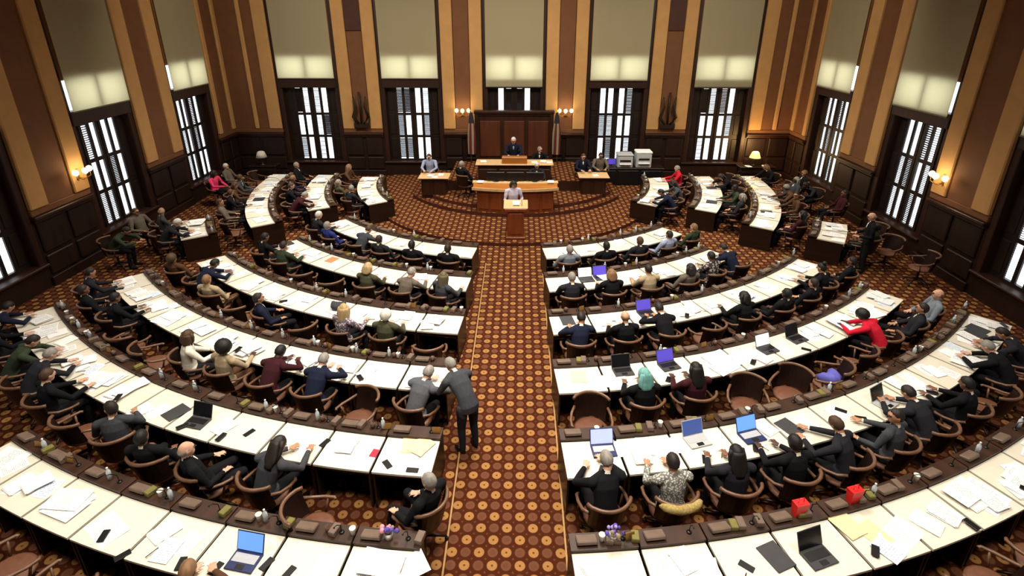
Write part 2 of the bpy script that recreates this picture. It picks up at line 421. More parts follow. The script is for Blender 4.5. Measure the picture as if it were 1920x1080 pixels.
# per window: blind bottom and louvre tilt (None = panel stands open)
KB = [(4.47, shut_rows(1, {(1, 0): None, (1, 1): None, (2, 0): 18, (2, 3): None, (0, 0): 40, (1, 3): 25})),
      (4.47, shut_rows(2, {(2, 0): 35, (2, 1): 30, (1, 1): None, (2, 2): None, (1, 0): 35, (2, 3): 70, (1, 2): 75, (1, 3): 38, (0, 0): 35, (0, 1): 32, (0, 2): 75})),
      (4.13, shut_rows(3, {(2, 0): None, (2, 1): 25, (2, 2): 25, (2, 3): None})),
      (4.40, shut_rows(4, {(2, 0): 75, (2, 1): 75, (2, 2): None, (2, 3): 38, (1, 3): None, (1, 2): 75, (1, 0): 40, (0, 0): None, (0, 1): 30})),
      (4.13, shut_rows(5, {(2, 0): 20, (2, 1): 60, (2, 2): 35, (2, 3): None, (1, 0): None, (1, 2): None, (0, 3): None, (1, 3): 45}))]
wn = 1
for c, (zb, rows) in zip(WBACK, KB):
    window(wn, (c, YB, 0), 0, zb, rows); wn += 1
for i, y in enumerate(WSIDE):
    window(wn, (XL, y, 0), PI / 2, 4.42 + .04 * (i % 2), shut_rows(20 + i, {(2, 1): None, (1, 1): None, (1, 3): None, (2, 3): None, (0, 2): None, (1, 2): 30, (0, 3): None})); wn += 1
for i, y in enumerate(WSIDE):
    window(wn, (XR, y, 0), -PI / 2, 4.38, shut_rows(40 + i, {(2, 1): None, (1, 1): 28, (2, 2): 50, (1, 2): None, (0, 2): 40, (0, 3): 75})); wn += 1

# aisle edging, well platform, dais --------------------------------------
CX, CY = -.12, 22.35
def row_r(k): return 8.30 + 1.965 * (k - 1)
for sx in (-1, 1):
    n = 'trim_%d' % (1 if sx < 0 else 2)
    tag(MB().box((sx * .862, 5.6, .006), (.026, 19.6, .012)).build(n, GOLDTR), kind='structure')
def arc_platform(name, c, r, a0, a1, z0, z1, yback, seg=40):
    poly = [(c[0] + r * math.sin(a0 + (a1 - a0) * i / seg), c[1] - r * math.cos(a0 + (a1 - a0) * i / seg)) for i in range(seg + 1)]
    poly = poly + [(poly[-1][0], yback), (poly[0][0], yback)]
    m = MB(); n = len(poly)
    m.add([(x, y, z1) for x, y in poly], [tuple(range(n))])
    m.add([(x, y, z) for x, y in poly for z in (z0, z1)], [(2 * i, 2 * ((i + 1) % n), 2 * ((i + 1) % n) + 1, 2 * i + 1) for i in range(n)], 1)
    return tag(m.build(name, [CARPET, RISER]), kind='structure')
arc_platform('floor_well', (CX, CY), 5.62, -PI / 2, PI / 2, 0, .12, CY + 2.6)
arc_platform('floor_step', (0, 24.2), 5.0, -1.0, 1.0, .12, .26, 24.6)
arc_platform('floor_dais', (0, 24.2), 4.62, -1.0, 1.0, .26, .40, 24.7)
tag(MB().box((-.05, 23.15, .61), (5.4, 3.1, .42), mi=1).box((-.05, 23.15, .83), (5.36, 3.06, .02)).build('floor_rostrum', [CARPET, WOOD]), kind='structure')

# reredos panel behind the presiding officer
REREDOS = mat('reredos_walnut', (84, 42, 22), .5, .2, 6, (1, 1, .15))
t = empty('reredos_panel', (-.1, 24.75, .84)); tag(t, 'tall carved dark wood panel behind the presiding officer, under the central window', 'panel')
MB().box((0, 0, 1.1), (3.3, .18, 2.2)).build('backing', WOOD, t)
for x in (-1.08, 0, 1.08): MB().box((x, -.11, 1.05), (.92, .05, 1.6), ch=.02).build('panel', REREDOS, t)
MB().box((0, -.04, 2.24), (3.6, .34, .14), ch=.03).box((0, -.02, 2.14), (3.44, .26, .08)).build('cornice', WOOD, t)
for sx in (-1, 1):
    MB().box((sx * 1.68, -.06, 1.1), (.16, .24, 2.2), ch=.02).build('column', WOOD, t)
# flags
FLB = mat('flag_blue', (44, 40, 52), .8, .1, 8); FLR = mat('flag_red', (92, 30, 26), .8, .1, 8); FLW = mat('flag_white', (150, 132, 110), .8, .05, 8)
for sx, lab in ((-1, 'furled striped flag on a brass pole left of the presiding officer'), (1, 'furled striped flag on a brass pole right of the presiding officer')):
    t = empty('flag', (-.1 + sx * 1.93, 24.3, .12)); tag(t, lab, 'flag', 'flags beside the reredos')
    MB().lathe([(.02, 0), (.2, 0), (.2, .04), (.05, .1), (.02, .14)]).build('base', BRASS, t)
    MB().tube([(0, 0, .1), (0, 0, 3.15)], .016).lathe([(.005, 3.3), (.03, 3.22), (.03, 3.19), (.01, 3.14)][::-1], 8).build('pole', BRASS, t)
    m = MB(); n = 24; prof = []
    for iz in range(9):
        z = 3.0 - iz * .23; rr = .05 + .10 * min(1, iz / 4) ** .7
        prof.append([(sx * -.05 + math.cos(k * 2 * PI / n) * rr * (1 + .22 * math.sin(k * PI / 2 + iz * .3)), math.sin(k * 2 * PI / n) * rr * .7 * (1 + .22 * math.cos(k * PI / 2)), z) for k in range(n)])
    for i in range(8):
        for k in range(n):
            q = [prof[i][k], prof[i][(k + 1) % n], prof[i + 1][(k + 1) % n], prof[i + 1][k]]
            m.add(q, [(0, 1, 2, 3)], 2 if i < 2 else (0 if (k // 3) % 2 else 1), True)
    m.build('cloth', [FLR, FLW, FLB], t)

# clerks' desk and rostrum -------------------------------------------------
def arcpts(hw, sag, y, n=12): return [(-hw + 2 * hw * i / n, y + sag * ((2 * i / n - 1) ** 2)) for i in range(n + 1)]
t = empty('clerk_desk', (0, 19.25, .26)); tag(t, 'long curved oak clerks desk with golden sloping top, directly behind the lectern', 'desk')
f = arcpts(1.42, .22, .02); MB().prism(f + [(1.42, .72), (-1.42, .72)], 0, .84).build('body', REDW, t)
for i in range(6):
    x = -1.18 + i * .472; y = .02 + .22 * (x / 1.42) ** 2
    MB().box((x, y - .012, .42), (.40, .03, .6), Euler((0, 0, math.atan(2 * .22 * x / 1.42 ** 2))), ch=.01).build('front_panel', REDW, t)
f = arcpts(1.56, .24, -.06); b = arcpts(1.56, .1, .42)
m = MB(); nn = len(f)
m.add([(x, y, .86) for x, y in f] + [(x, y, .93) for x, y in f] + [(x, y, 1.0) for x, y in b] + [(x, y, .86) for x, y in b],
      [(i + a * nn, i + 1 + a * nn, i + 1 + ((a + 1) % 4) * nn, i + ((a + 1) % 4) * nn) for i in range(nn - 1) for a in range(4)] +
      [(0, nn, 2 * nn, 3 * nn)[::-1], (nn - 1, 2 * nn - 1, 3 * nn - 1, 4 * nn - 1)])
m.build('sloping_top', GOLDW, t)
f2 = arcpts(1.6, .24, -.09); MB().prism(f2 + [(x, y + .05) for x, y in f2][::-1], .85, .945).build('front_edge', CREAMW, t)  # light on the front edge, put into the pale colour
b2 = arcpts(1.6, .1, .42); MB().prism(b2 + [(x, y + .3) for x, y in b2][::-1], .99, 1.03).build('rear_shelf', CREAMW, t)  # the shelf's lit look is painted in with the same pale wood
for i, x in enumerate((-.85, 0, .85)):
    t = empty('computer_monitor', (x * .86, 19.95, 1.29)); tag(t, 'black flat monitor on the clerks desk, %s of three' % ('left', 'middle', 'right')[i], 'monitor', 'monitors on the clerks desk')
    MB().lathe([(.01, 0), (.12, 0), (.12, .015), (.02, .02)], 14).build('foot', BLACK, t); MB().box((0, 0, .08), (.05, .03, .16)).build('stand', BLACK, t)
    MB().box((0, -.02, .2), (.66, .05, .32), ch=.012).build('casing', BLACK, t); MB().box((0, .009, .2), (.62, .01, .28)).build('screen', SCRDARK, t)
t = empty('rostrum_desk', (-.05, 21.35, .4)); tag(t, 'raised walnut rostrum desk with golden centre panel in front of the presiding officer', 'desk')
MB().box((0, .3, .58), (2.9, .75, 1.16), ch=.02).build('body', WOOD, t)
MB().box((0, .28, 1.18), (3.1, .85, .05), ch=.015).build('worktop', CREAMW, t)
MB().box((0, .1, 1.33), (1.0, .32, .28), ch=.02).build('centre_panel', GOLDW, t)
for x in (-1.05, 1.05): MB().box((x, -.085, .6), (.7, .03, .8), ch=.012).build('front_panel', WOOD, t)
MB().box((0, -.085, .6), (1.2, .03, .8), ch=.012).build('front_panel', WOOD, t)

def pedestal_table(x, y, lab):
    t = empty('side_desk', (x, y, .26)); tag(t, lab, 'desk', 'side desks on the dais')
    MB().box((0, 0, .4), (1.0, .6, .8), ch=.02).build('body', WOOD, t)
    MB().box((0, 0, .84), (1.22, .8, .05), ch=.015).build('worktop', CREAMW, t)
    for sx in (-1, 1): MB().box((sx * .24, -.31, .42), (.42, .03, .6), ch=.012).build('front_panel', WOOD, t)
pedestal_table(-3.25, 21.3, 'small walnut desk with paper-strewn top, left of the clerks desk')
pedestal_table(3.12, 21.5, 'small walnut desk with nearly bare top, right of the clerks desk')
# lectern
t = empty('lectern', (.04, 17.3, .12)); tag(t, 'wooden lectern with pale slanted top at the head of the aisle', 'lectern')
MB().box((0, 0, .05), (.66, .6, .1), ch=.02).build('plinth', REDW, t)
MB().box((0, 0, .55), (.54, .46, .92), ch=.015).build('body', REDW, t)
MB().box((0, -.24, .55), (.42, .03, .74), ch=.012).build('front_panel', REDW, t)
MB().box((0, 0, 1.04), (.74, .6, .12), ch=.02).build('cornice', REDW, t)
MB().box((0, .02, 1.15), (.8, .6, .04), Euler((math.radians(10), 0, 0)), ch=.012).build('reading_top', CREAMW, t)
MB().tube([(.2, -.15, 1.15), (.2, -.1, 1.35), (.18, .05, 1.45)], .008).build('microphone', BLACK, t)

# wall sconces ------------------------------------------------------------
def sconce(loc, rz, lit, lab, n=3):
    t = empty('wall_sconce', loc, rz); tag(t, lab, 'sconce', 'wall sconces')
    MB().box((0, -.03, 0), (.12, .05, .36), ch=.015).build('backplate', BRASS if lit else BRONZE, t)
    for i in range(n):
        x = (i - (n - 1) / 2) * .27; yy = -.30 if abs(x) < .01 else -.22
        MB().tube([(0, -.05, -.1), (x * .5, -.15, -.16), (x, yy, -.1), (x, yy, .02)], .012).build('arm', BRASS if lit else BRONZE, t)
        MB().lathe([(.03, .0), (.075, .04), (.085, .1), (.06, .15), (.02, .17)], 12, (x, yy, .02)).build('lamp_shade', BULB if lit else mat('unlit_glass', (60, 48, 36), .3), t)
    if lit:
        l = lamp('sconce_light', 'POINT', (0, -.36, .12), 34, (1, .80, .48), .12); l.parent = t
    return t
ps = [(WBACK[i] + WBACK[i + 1]) / 2 for i in range(4)]
sconce((ps[1], YB - .07, 3.0), 0, True, 'lit three-globe brass sconce left of the central window')
sconce((ps[2], YB - .07, 3.0), 0, True, 'lit three-globe brass sconce right of the central window')
sconce((XL + .07, 15.55, 2.75), PI / 2, True, 'lit brass sconce on the left wall')
sconce((XR - .07, 15.5, 2.7), -PI / 2, True, 'lit brass sconce on the right wall')
for i, nm in ((0, 'left'), (3, 'right')):       # dark ornament on the outer piers
    t = empty('bronze_ornament', (ps[i], YB - .18, 2.3)); tag(t, 'dark bronze lyre-shaped wall ornament on the pier %s of the dais' % nm, 'ornament')
    MB().box((0, -.04, .12), (.7, .1, .24), ch=.02).build('base', BRONZE, t)
    m = MB()
    for sx in (-1, 1): m.tube([(sx * .12, -.06, .2), (sx * .34, -.06, .5), (sx * .2, -.06, .95), (sx * .28, -.06, 1.4)], [.06, .08, .05, .03], 8)
    m.tube([(0, -.06, .2), (0, -.06, 1.6)], .05, 8); m.build('scroll', BRONZE, t)
    t = MB().box((0, -.02, 0), (.7, .08, 1.9), ch=.02).build('dark_wall_panel', DKPANEL); t.location = (ps[i], YB - .06, 7.4)
    tag(t, 'dark hanging panel high on the pier %s of the dais' % nm, 'panel')

# table lamps at the far corners -----------------------------------------
def table_lamp(loc, lit, lab):
    t = empty('table_lamp', loc); tag(t, lab, 'lamp', 'corner table lamps')
    MB().lathe([(.01, 0), (.12, 0), (.12, .03), (.04, .06), (.07, .16), (.05, .26), (.015, .3), (.015, .42)], 14).build('base', BRONZE, t)
    MB().lathe([(.24, .36), (.15, .60), (.10, .63), (.01, .635)], 20).build('lamp_shade', SHADEL if lit else SHADEW, t)
    if lit: l = lamp('lamp_glow', 'POINT', (0, -.05, .8), 120, (1, .62, .22), .1); l.parent = t
def stand_table(loc, lab, w_=1.2):
    t = empty('console_table', loc); tag(t, lab, 'table')
    MB().box((0, 0, .76), (w_, .6, .05), ch=.012).build('tabletop', DESKW, t)
    for sx in (-1, 1):
        for sy in (-1, 1): MB().box((sx * (w_ / 2 - .07), sy * .23, .37), (.06, .06, .74)).build('leg', DESKW, t)
    MB().box((0, 0, .66), (w_ - .1, .5, .1)).build('apron', DESKW, t)
stand_table((-11.4, 24.2, 0), 'dark console table under the white-shaded lamp in left corner')
stand_table((10.8, 24.3, 0), 'dark console table under the glowing lamp in right corner', 1.6)
table_lamp((-11.45, 24.1, .785), False, 'unlit table lamp with white shade in the far left corner')
table_lamp((10.7, 24.35, .785), True, 'glowing table lamp with amber shade in the far right corner')

# copier, blue-lit monitors, right of the dais ------------------------------
t = empty('equipment_counter', (4.9, 23.75, .12)); tag(t, 'long dark counter carrying the office machines right of the dais', 'counter')
MB().box((0, 0, .36), (3.0, .75, .72), ch=.02).build('body', BLACK, t); MB().box((0, 0, .745), (3.1, .82, .05), ch=.01).build('worktop', DESKW, t)
for x in (-1, 0, 1): MB().box((x, -.385, .36), (.9, .03, .6), ch=.01).build('door', BLACK, t)
for x, h, lab in ((4.75, .5, 'grey printer on the dark counter, left of the white copier'), (5.55, .62, 'white copier on the dark counter, with raised dark top')):
    t = empty('office_printer', (x, 23.7, .89)); tag(t, lab, 'printer')
    MB().box((0, 0, h / 2), (.66, .55, h), ch=.03).build('casing', LGREY, t); MB().box((0, -.3, h * .35), (.5, .14, .03)).build('paper_tray', WHITE, t)
    MB().box((0, 0, h + .05), (.7, .58, .1), ch=.03).build('scanner_lid', LGREY if h < .6 else WHITE, t); MB().box((0, -.281, h * .62), (.46, .02, .08)).build('paper_slot', BLACK, t)
for x, lab in ((3.75, 'blue-glowing monitor on the dark counter beside the window'), (4.2, 'smaller blue-glowing monitor nearest the grey printer')):
    t = empty('computer_monitor', (x, 23.7, .89), .1); tag(t, lab, 'monitor')
    MB().lathe([(.01, 0), (.1, 0), (.1, .015), (.02, .02)], 12).build('foot', BLACK, t); MB().box((0, .02, .08), (.05, .03, .16)).build('stand', BLACK, t)
    MB().box((0, 0, .22), (.4, .04, .28), ch=.01).build('casing', BLACK, t); MB().box((0, -.022, .22), (.36, .01, .24)).build('screen', SCRVIO, t)

# ------------------------------------------------------------------ desks
SLOT = .925
SEATS = {}              # (row, side, index) -> dict(theta, R, name of the place)
ROWN = {1: 'first', 2: 'second', 3: 'third', 4: 'fourth', 5: 'fifth', 6: 'sixth'}
WINGN = {0: 'inner', 1: 'middle', 2: 'outer', 3: 'short outermost'}
def add_seat(k, side, i, th, wing=None):
    SEATS[(k, side, i) if wing is None else (wing, side, i)] = dict(k=k, th=th, R=row_r(k), side=side, i=i, wing=wing)
for k in range(1, 7):
    R = row_r(k)
    for side, s in (('left', -1), ('right', 1)):
        end = {1: (46.8, 46.2), 2: (45.6, 41.9), 3: (47.5, 48.1), 4: (49.0, 42.8), 5: (44, 44), 6: (37, 37)}[k][0 if s < 0 else 1]
        for i in range(20):
            th = .97 / (R - .5) + (i + .5) * SLOT / (R - .35)
            if math.degrees(th + .4 * SLOT / R) > end: break
            add_seat(k, side, i, s * th)
for k, (a0, a1) in {0: (54.5, 89.5), 1: (58.6, 97), 2: (54.5, 94), 3: (54.8, 65)}.items():
    R = row_r(k)
    for side, s in (('left', -1), ('right', 1)):
        i = 0; a = math.radians(a0) + .5 * SLOT / (R - .35)
        while a + .4 * SLOT / R < math.radians(a1):
            add_seat(k, side, i, s * a, 'w%d' % k); i += 1; a += SLOT / (R - .35)
def place(S, what):
    n = ORD[S['i'] + 1]
    if S['wing'] is None: return '%s %s %s of aisle, %s row' % (n, what, S['side'], ROWN[S['k']])
    return '%s %s, %s row, %s wing' % (n, what, WINGN[S['k']], S['side'])
def seat_pos(S, dr, dt=0):
    r = S['R'] + dr; th = S['th'] + dt / r
    return Vector((CX + r * math.sin(th), CY - r * math.cos(th), 0))
def make_desk(k):
    R = row_r(k); a = (SLOT / 2 - .022) / (R - .35); e = empty('desk')
    MB().sector(R, R - .74, R, -a, a, .725, .76).build('worktop', CREAM, e)
    MB().sector(R, R - 1.0, R - .745, -a - .01 / R, a + .01 / R, .77, .81).sector(R, R - .78, R - .748, -a, a, .62, .77).build('ledge', LEDGE, e)
    MB().sector(R, R - 1.0, R - .96, -a, a, .03, .77).build('modesty_panel', DESKW, e)
    for sx in (-1, 1):
        MB().sector(R, R - .96, R - .03, sx * a - (.015 + sx * .015) / R, sx * a + (.015 - sx * .015) / R, 0, .725, 1).build('side_panel', DESKW, e)
    MB().sector(R, R - .7, R - .05, -a * .9, a * .9, .63, .72).build('drawer', DESKW, e)
    MB().box((-.22, .87, .84), (.27, .15, .06), Euler((math.radians(-14), 0, 0)), ch=.012).build('voting_console', TAUPE, e)
    MB().tube([(.26, .88, .81), (.26, .87, .95), (.25, .8, 1.03), (.24, .76, 1.04)], .006, 6).lathe([(.035, 0), (.035, .012), (.006, .02)], 10, (.26, .88, .81)).ball((.24, .75, 1.04), .013, 4).build('microphone', BLACK, e)
    return note(e)
DESK = {}; DESKS = {}
def visible(p, mx=60, top=-50, bot=1180):
    x, y = pix(p); return -mx < x < 1920 + mx and top < y < bot
for key, S in SEATS.items():
    p = seat_pos(S, 0)
    if not visible((p.x, p.y, .76), 110, -50, 1200): continue
    if S['k'] not in DESK: DESK[S['k']] = o = make_desk(S['k'])
    else: o = dup(DESK[S['k']])
    o.location = p; o.rotation_euler = (0, 0, S['th'])
    tag(o, 'walnut desk with cream top, ' + place(S, 'desk'), 'desk', 'desks in the curved rows')
    DESKS[key] = o

# ------------------------------------------------------------------ chairs
def make_chair():
    e = empty('swivel_armchair')
    m = MB(); m.lathe([(.02, .43), (.2, .425), (.245, .45), (.245, .475), (.21, .495), (.02, .5)], 20, sx=1.05, sy=1.0).build('seat', SEATL, e)
    m = MB(); n = 10                                    # curved, slightly raked back shell
    rings = []
    for i in range(n + 1):
        a = math.radians(-62 + 124 * i / n)
        rings.append([(math.sin(a) * r, -math.cos(a) * r + .02 - dz, z) for r, z, dz in ((.255, .5, 0), (.28, .5, 0), (.30, .86, .07), (.275, .86, .07))])
    m.loft(rings, smooth=False).build('backrest', CHD, e)
    m = MB(); m.tube([(math.sin(math.radians(a)) * .3, -math.cos(math.radians(a)) * .3 - .05 + (.01 if abs(a) < 50 else 0), .885 + .015 * math.cos(math.radians(a))) for a in range(-68, 69, 8)], .024, 8, flat=1.25).build('top_rail', CHW, e)
    for sx in (-1, 1):
        m = MB(); m.tube([(sx * .255, -.17, .74), (sx * .30, -.06, .69), (sx * .315, .08, .67), (sx * .30, .2, .66), (sx * .27, .22, .655)], .022, 8).tube([(sx * .305, .12, .66), (sx * .25, .08, .47)], .016, 6).build('arm', CHW, e)
    MB().lathe([(.03, .12), (.05, .14), (.028, .2), (.028, .4), (.09, .43)], 10).build('column', CHD, e)
    for a in range(4):
        q = PI / 4 + a * PI / 2; c, s = math.cos(q), math.sin(q)
        MB().tube([(c * .03, s * .03, .16), (c * .2, s * .2, .11), (c * .29, s * .29, .07)], [.026, .022, .016], 6).ball((c * .29, s * .29, .03), .03, 4).build('foot', CHD, e)
    return note(e)
CHAIR = make_chair(); chair_first = [True]
def chair(loc, rz, lab, group='swivel armchairs in the curved rows'):
    if chair_first[0]: o = CHAIR; chair_first[0] = False
    else: o = dup(CHAIR)
    o.location = loc; o.rotation_euler = (0, 0, rz); o.scale = (1.12, 1.12, 1.06)
    return tag(o, lab, 'chair', group)

# ------------------------------------------------------------------ people
class Body:
    def __init__(s): s.mb = MB(); s.cl = []
    def cap(s, a, b, ra, rb, mi): s.cl.append((Vector(a), Vector(b), ra, rb, mi))
    def limb(s, pts, rs, mi, n=12, reg=None):
        s.mb.tube(pts, rs, n)
        for i in range(len(pts) - 1): s.cap(pts[i], pts[i + 1], rs[i], rs[i + 1], mi if reg is None else reg[i])
        for p, r in zip(pts, rs): s.mb.ball(p, r * .99, 6)
    def torso(s, st):           # st: (centre, rx, ry) from the hips to the neck
        rings = []; n = 20
        for i, (c, rx, ry) in enumerate(st):
            t = (Vector(st[min(i + 1, len(st) - 1)][0]) - Vector(st[max(i - 1, 0)][0])).normalized()
            ax = Vector((1, 0, 0)); fy = t.cross(ax).normalized()
            rings.append([Vector(c) + ax * rx * math.cos(k * 2 * PI / n) + fy * ry * math.sin(k * 2 * PI / n) for k in range(n)])
        s.mb.loft(rings)
    def hand(s, wr, d, up, side):       # palm, four fingers of different length, a thumb leaving the side
        d = Vector(d).normalized(); x = d.cross(Vector(up)).normalized(); u = x.cross(d).normalized(); wr = Vector(wr)
        rings = []
        for t, wx, wz in ((-.01, .024, .02), (.03, .036, .016), (.075, .041, .013), (.09, .036, .011)):
            rings.append([wr + d * t + x * wx * math.cos(k * PI / 5) + u * wz * math.sin(k * PI / 5) for k in range(10)])
        s.mb.loft(rings)
        for j, (off, ln) in enumerate(((-.033, .066), (-.011, .078), (.011, .073), (.033, .056))):
            b = wr + d * .075 + x * off * .92; sp = x * off * .42
            p1 = b + d * ln * .45 + sp * .5 + u * .004; p2 = b + d * ln * .8 + sp * .9 - u * .008; p3 = b + d * ln + sp - u * .024
            s.mb.tube([b, p1, p2, p3], [.0095, .009, .0085, .007], 7)
        q = wr + d * .02 - x * side * .028
        s.mb.tube([q, q + d * .025 - x * side * .024 - u * .004, q + d * .058 - x * side * .032 - u * .01], [.013, .011, .008], 7)
        s.cap(wr, wr + d * .17, .03, .03, 0)
    def head(s, c, M):
        s.M = M; s.c = Vector(c); T = lambda p: M @ Vector(p) + s.c
        s.mb.ball(c, (.076, .094, .108), 10, M=M)
        s.mb.ball(T((0, .03, -.062)), (.052, .058, .058), 8, M=M)            # jaw
        s.mb.ball(T((0, .084, .03)), (.05, .012, .012), 6, M=M)              # brow
        s.mb.tube([T((0, .088, .022)), T((0, .108, -.012)), T((0, .112, -.026))], [.008, .013, .015], 8)
        s.mb.ball(T((0, .083, -.062)), (.022, .012, .008), 6, M=M)           # mouth
        for sx in (-1, 1):
            s.mb.ball(T((sx * .078, -.005, -.004)), (.010, .022, .032), 6, M=M)
            s.mb.ball(T((sx * .03, .083, .008)), (.013, .012, .010), 6, M=M)
            s.cap(T((sx * .024, .092, .008)), T((sx * .036, .09, .008)), .006, .006, 5)
        s.cap(T((-.016, .095, -.062)), T((.016, .095, -.062)), .006, .006, 6)
        s.cap(T((0, 0, .03)), T((0, .01, -.04)), .09, .075, 0)
    def finish(s, name, voxel=.0095):
        me = s.mb.mesh(name, [])
        o = bpy.data.objects.new('tmp', me); COL.objects.link(o)
        r = o.modifiers.new('r', 'REMESH'); r.mode = 'VOXEL'; r.voxel_size = voxel; r.use_smooth_shade = True
        sm = o.modifiers.new('s', 'SMOOTH'); sm.factor = .5; sm.iterations = 3
        bpy.context.view_layer.update()
        out = bpy.data.meshes.new_from_object(o.evaluated_get(bpy.context.evaluated_depsgraph_get()))
        bpy.data.objects.remove(o); out.name = name
        n = len(out.polygons); ce = np.empty(n * 3); out.polygons.foreach_get('center', ce); ce = ce.reshape(-1, 3)
        best = np.full(n, 1e9); mi = np.zeros(n, int)
        for a, b, ra, rb, m_ in s.cl:
            a, b = np.array(a), np.array(b); ab = b - a; tt = np.clip(((ce - a) @ ab) / max(ab @ ab, 1e-9), 0, 1)
            dd = np.linalg.norm(ce - a - tt[:, None] * ab, axis=1) - (ra + (rb - ra) * tt)
            if m_ >= 5: dd -= .006
            k = dd < best; best[k] = dd[k]; mi[k] = m_
        out.materials.clear()
        for _ in range(7): out.materials.append(None)
        out.polygons.foreach_set('material_index', mi.astype(np.int32)); out.polygons.foreach_set('use_smooth', [True] * n); out.update()
        return out
def rotm(pitch, yaw=0, roll=0): return Euler((math.radians(pitch), math.radians(roll), math.radians(yaw)), 'ZYX').to_matrix()
def figure(name, hips, st, neck, head, hm, sh, el, wr, hd, knee, ank, toe, hup=((0, 0, 1), (0, 0, 1)), shw=.2):
    """st = torso stations from the hips up; per-side pairs: (left, right)"""
    b = Body(); b.torso(st)
    for i in range(len(st) - 1):
        for x in (-.5, 0, .5):
            (c0, rx0, ry0), (c1, rx1, ry1) = st[i], st[i + 1]
            mi = 2 if i == 0 and c0[2] < .7 else 1
            b.cap(Vector(c0) + Vector((x * rx0, 0, 0)), Vector(c1) + Vector((x * rx1, 0, 0)), min(ry0, rx0 * .8), min(ry1, rx1 * .8), mi)
    top = Vector(st[-1][0]); H = Vector(head); M = hm
    nb = H + M @ Vector((0, -.015, -.07))
    b.limb([top - (nb - top) * .2, nb], [.062, .054], 0)
    b.cap(top, top + (nb - top) * .18, .068, .062, 4)
    fwd = Vector((0, 1, -.25)) ; b.cap(top + fwd * .085, top + Vector((0, .1, -.16)), .03, .02, 4)      # shirt front
    b.head(head, M)
    for q in (0, 1):
        s_ = -1 if q == 0 else 1
        S, E, W = Vector(sh[q]), Vector(el[q]), Vector(wr[q])
        b.limb([top + Vector((s_ * .07, 0, -.03)), S], [.055, .068], 1)
        b.limb([S, S.lerp(E, .5), E, E.lerp(W, .45), W.lerp(E, .1), W], [.068, .058, .048, .045, .037, .03], 1, reg=[1, 1, 1, 1, 4])
        b.hand(W, hd[q], hup[q], s_)
        h, k, a = Vector(hips[q]), Vector(knee[q]), Vector(ank[q])
        b.limb([h, h.lerp(k, .5), k, k.lerp(a, .35), a], [.1, .085, .066, .062, .045], 2)
        f = Vector(toe[q]).normalized()
        b.mb.ball(a + f * .07 - Vector((0, 0, a.z - .045)) if a.z < .2 else a + f * .07, (.045, .13, .042), 7, M=Matrix.Rotation(math.atan2(-f.x, f.y), 3, 'Z'))
        g = Vector((a.x, a.y, .045)) if a.z < .2 else a
        b.cap(g - f * .04, g + f * .19, .045, .04, 3)
    me = b.finish(name); return me, M.to_4x4(), H
HIPS = ((-.095, -.04, .56), (.095, -.04, .56)); KNEE = ((-.13, .36, .54), (.13, .36, .54)); ANK = ((-.13, .32, .09), (.13, .32, .09)); TOE = ((0, 1, 0), (0, 1, 0))
def stt(c): return [(c[0], .15, .11), (c[1], .165, .125), (c[2], .15, .11), (c[3], .172, .118), (c[4], .165, .095), (c[5], .07, .062)]
POSES = {}
def pose(n, *a, **k): POSES[n] = figure('body', *a, **k)
up = [(0, -.06, .50), (0, -.06, .57), (0, -.05, .74), (0, -.03, .92), (0, -.01, 1.03), (0, 0, 1.09)]
A_TYPE = dict(sh=((-.2, -.01, 1.02), (.2, -.01, 1.02)), el=((-.27, .16, .81), (.27, .16, .81)), wr=((-.15, .43, .79), (.15, .43, .79)), hd=((.3, 1, 0), (-.3, 1, 0)))
pose('type', HIPS, stt(up), None, (0, .06, 1.235), rotm(-16), knee=KNEE, ank=ANK, toe=TOE, **A_TYPE)
pose('look', HIPS, stt(up), None, (0, .03, 1.245), rotm(-5, 50), knee=KNEE, ank=ANK, toe=TOE, sh=((-.2, -.01, 1.02), (.2, -.01, 1.02)),
     el=((-.29, .05, .80), (.27, .16, .81)), wr=((-.22, .30, .70), (.1, .45, .79)), hd=((.2, 1, -.1), (-.5, 1, 0)))
ln = [(0, -.08, .50), (0, -.06, .57), (0, .02, .73), (0, .14, .88), (0, .22, .97), (0, .28, 1.02)]
pose('lean', HIPS, stt(ln), None, (0, .39, 1.12), rotm(-42), knee=KNEE, ank=ANK, toe=TOE, sh=((-.2, .2, .96), (.2, .2, .96)),
     el=((-.33, .43, .81), (.33, .43, .81)), wr=((-.12, .62, .79), (.13, .60, .79)), hd=((.7, 1, 0), (-.6, 1, 0)))
rc = [(0, -.04, .50), (0, -.05, .57), (0, -.10, .73), (0, -.15, .91), (0, -.18, 1.03), (0, -.18, 1.09)]
pose('recline', HIPS, stt(rc), None, (0, -.16, 1.235), rotm(2), knee=((-.16, .36, .55), (.14, .38, .55)), ank=((-.18, .42, .09), (.15, .46, .09)), toe=TOE,
     sh=((-.2, -.17, 1.02), (.2, -.17, 1.02)), el=((-.31, -.06, .76), (.31, -.06, .76)), wr=((-.26, .17, .715), (.14, .16, .70)), hd=((.2, 1, -.2), (-.6, 1, -.2)))
pose('phone', HIPS, stt(up), None, (.03, .07, 1.22), rotm(-14, 10, 8), knee=KNEE, ank=ANK, toe=TOE, sh=((-.2, -.01, 1.02), (.2, -.01, 1.03)),
     el=((-.27, .16, .81), (.31, .27, .87)), wr=((-.12, .45, .79), (.15, .13, 1.10)), hd=((.4, 1, 0), (-.15, .1, 1)), hup=((0, 0, 1), (1, 0, 0)))
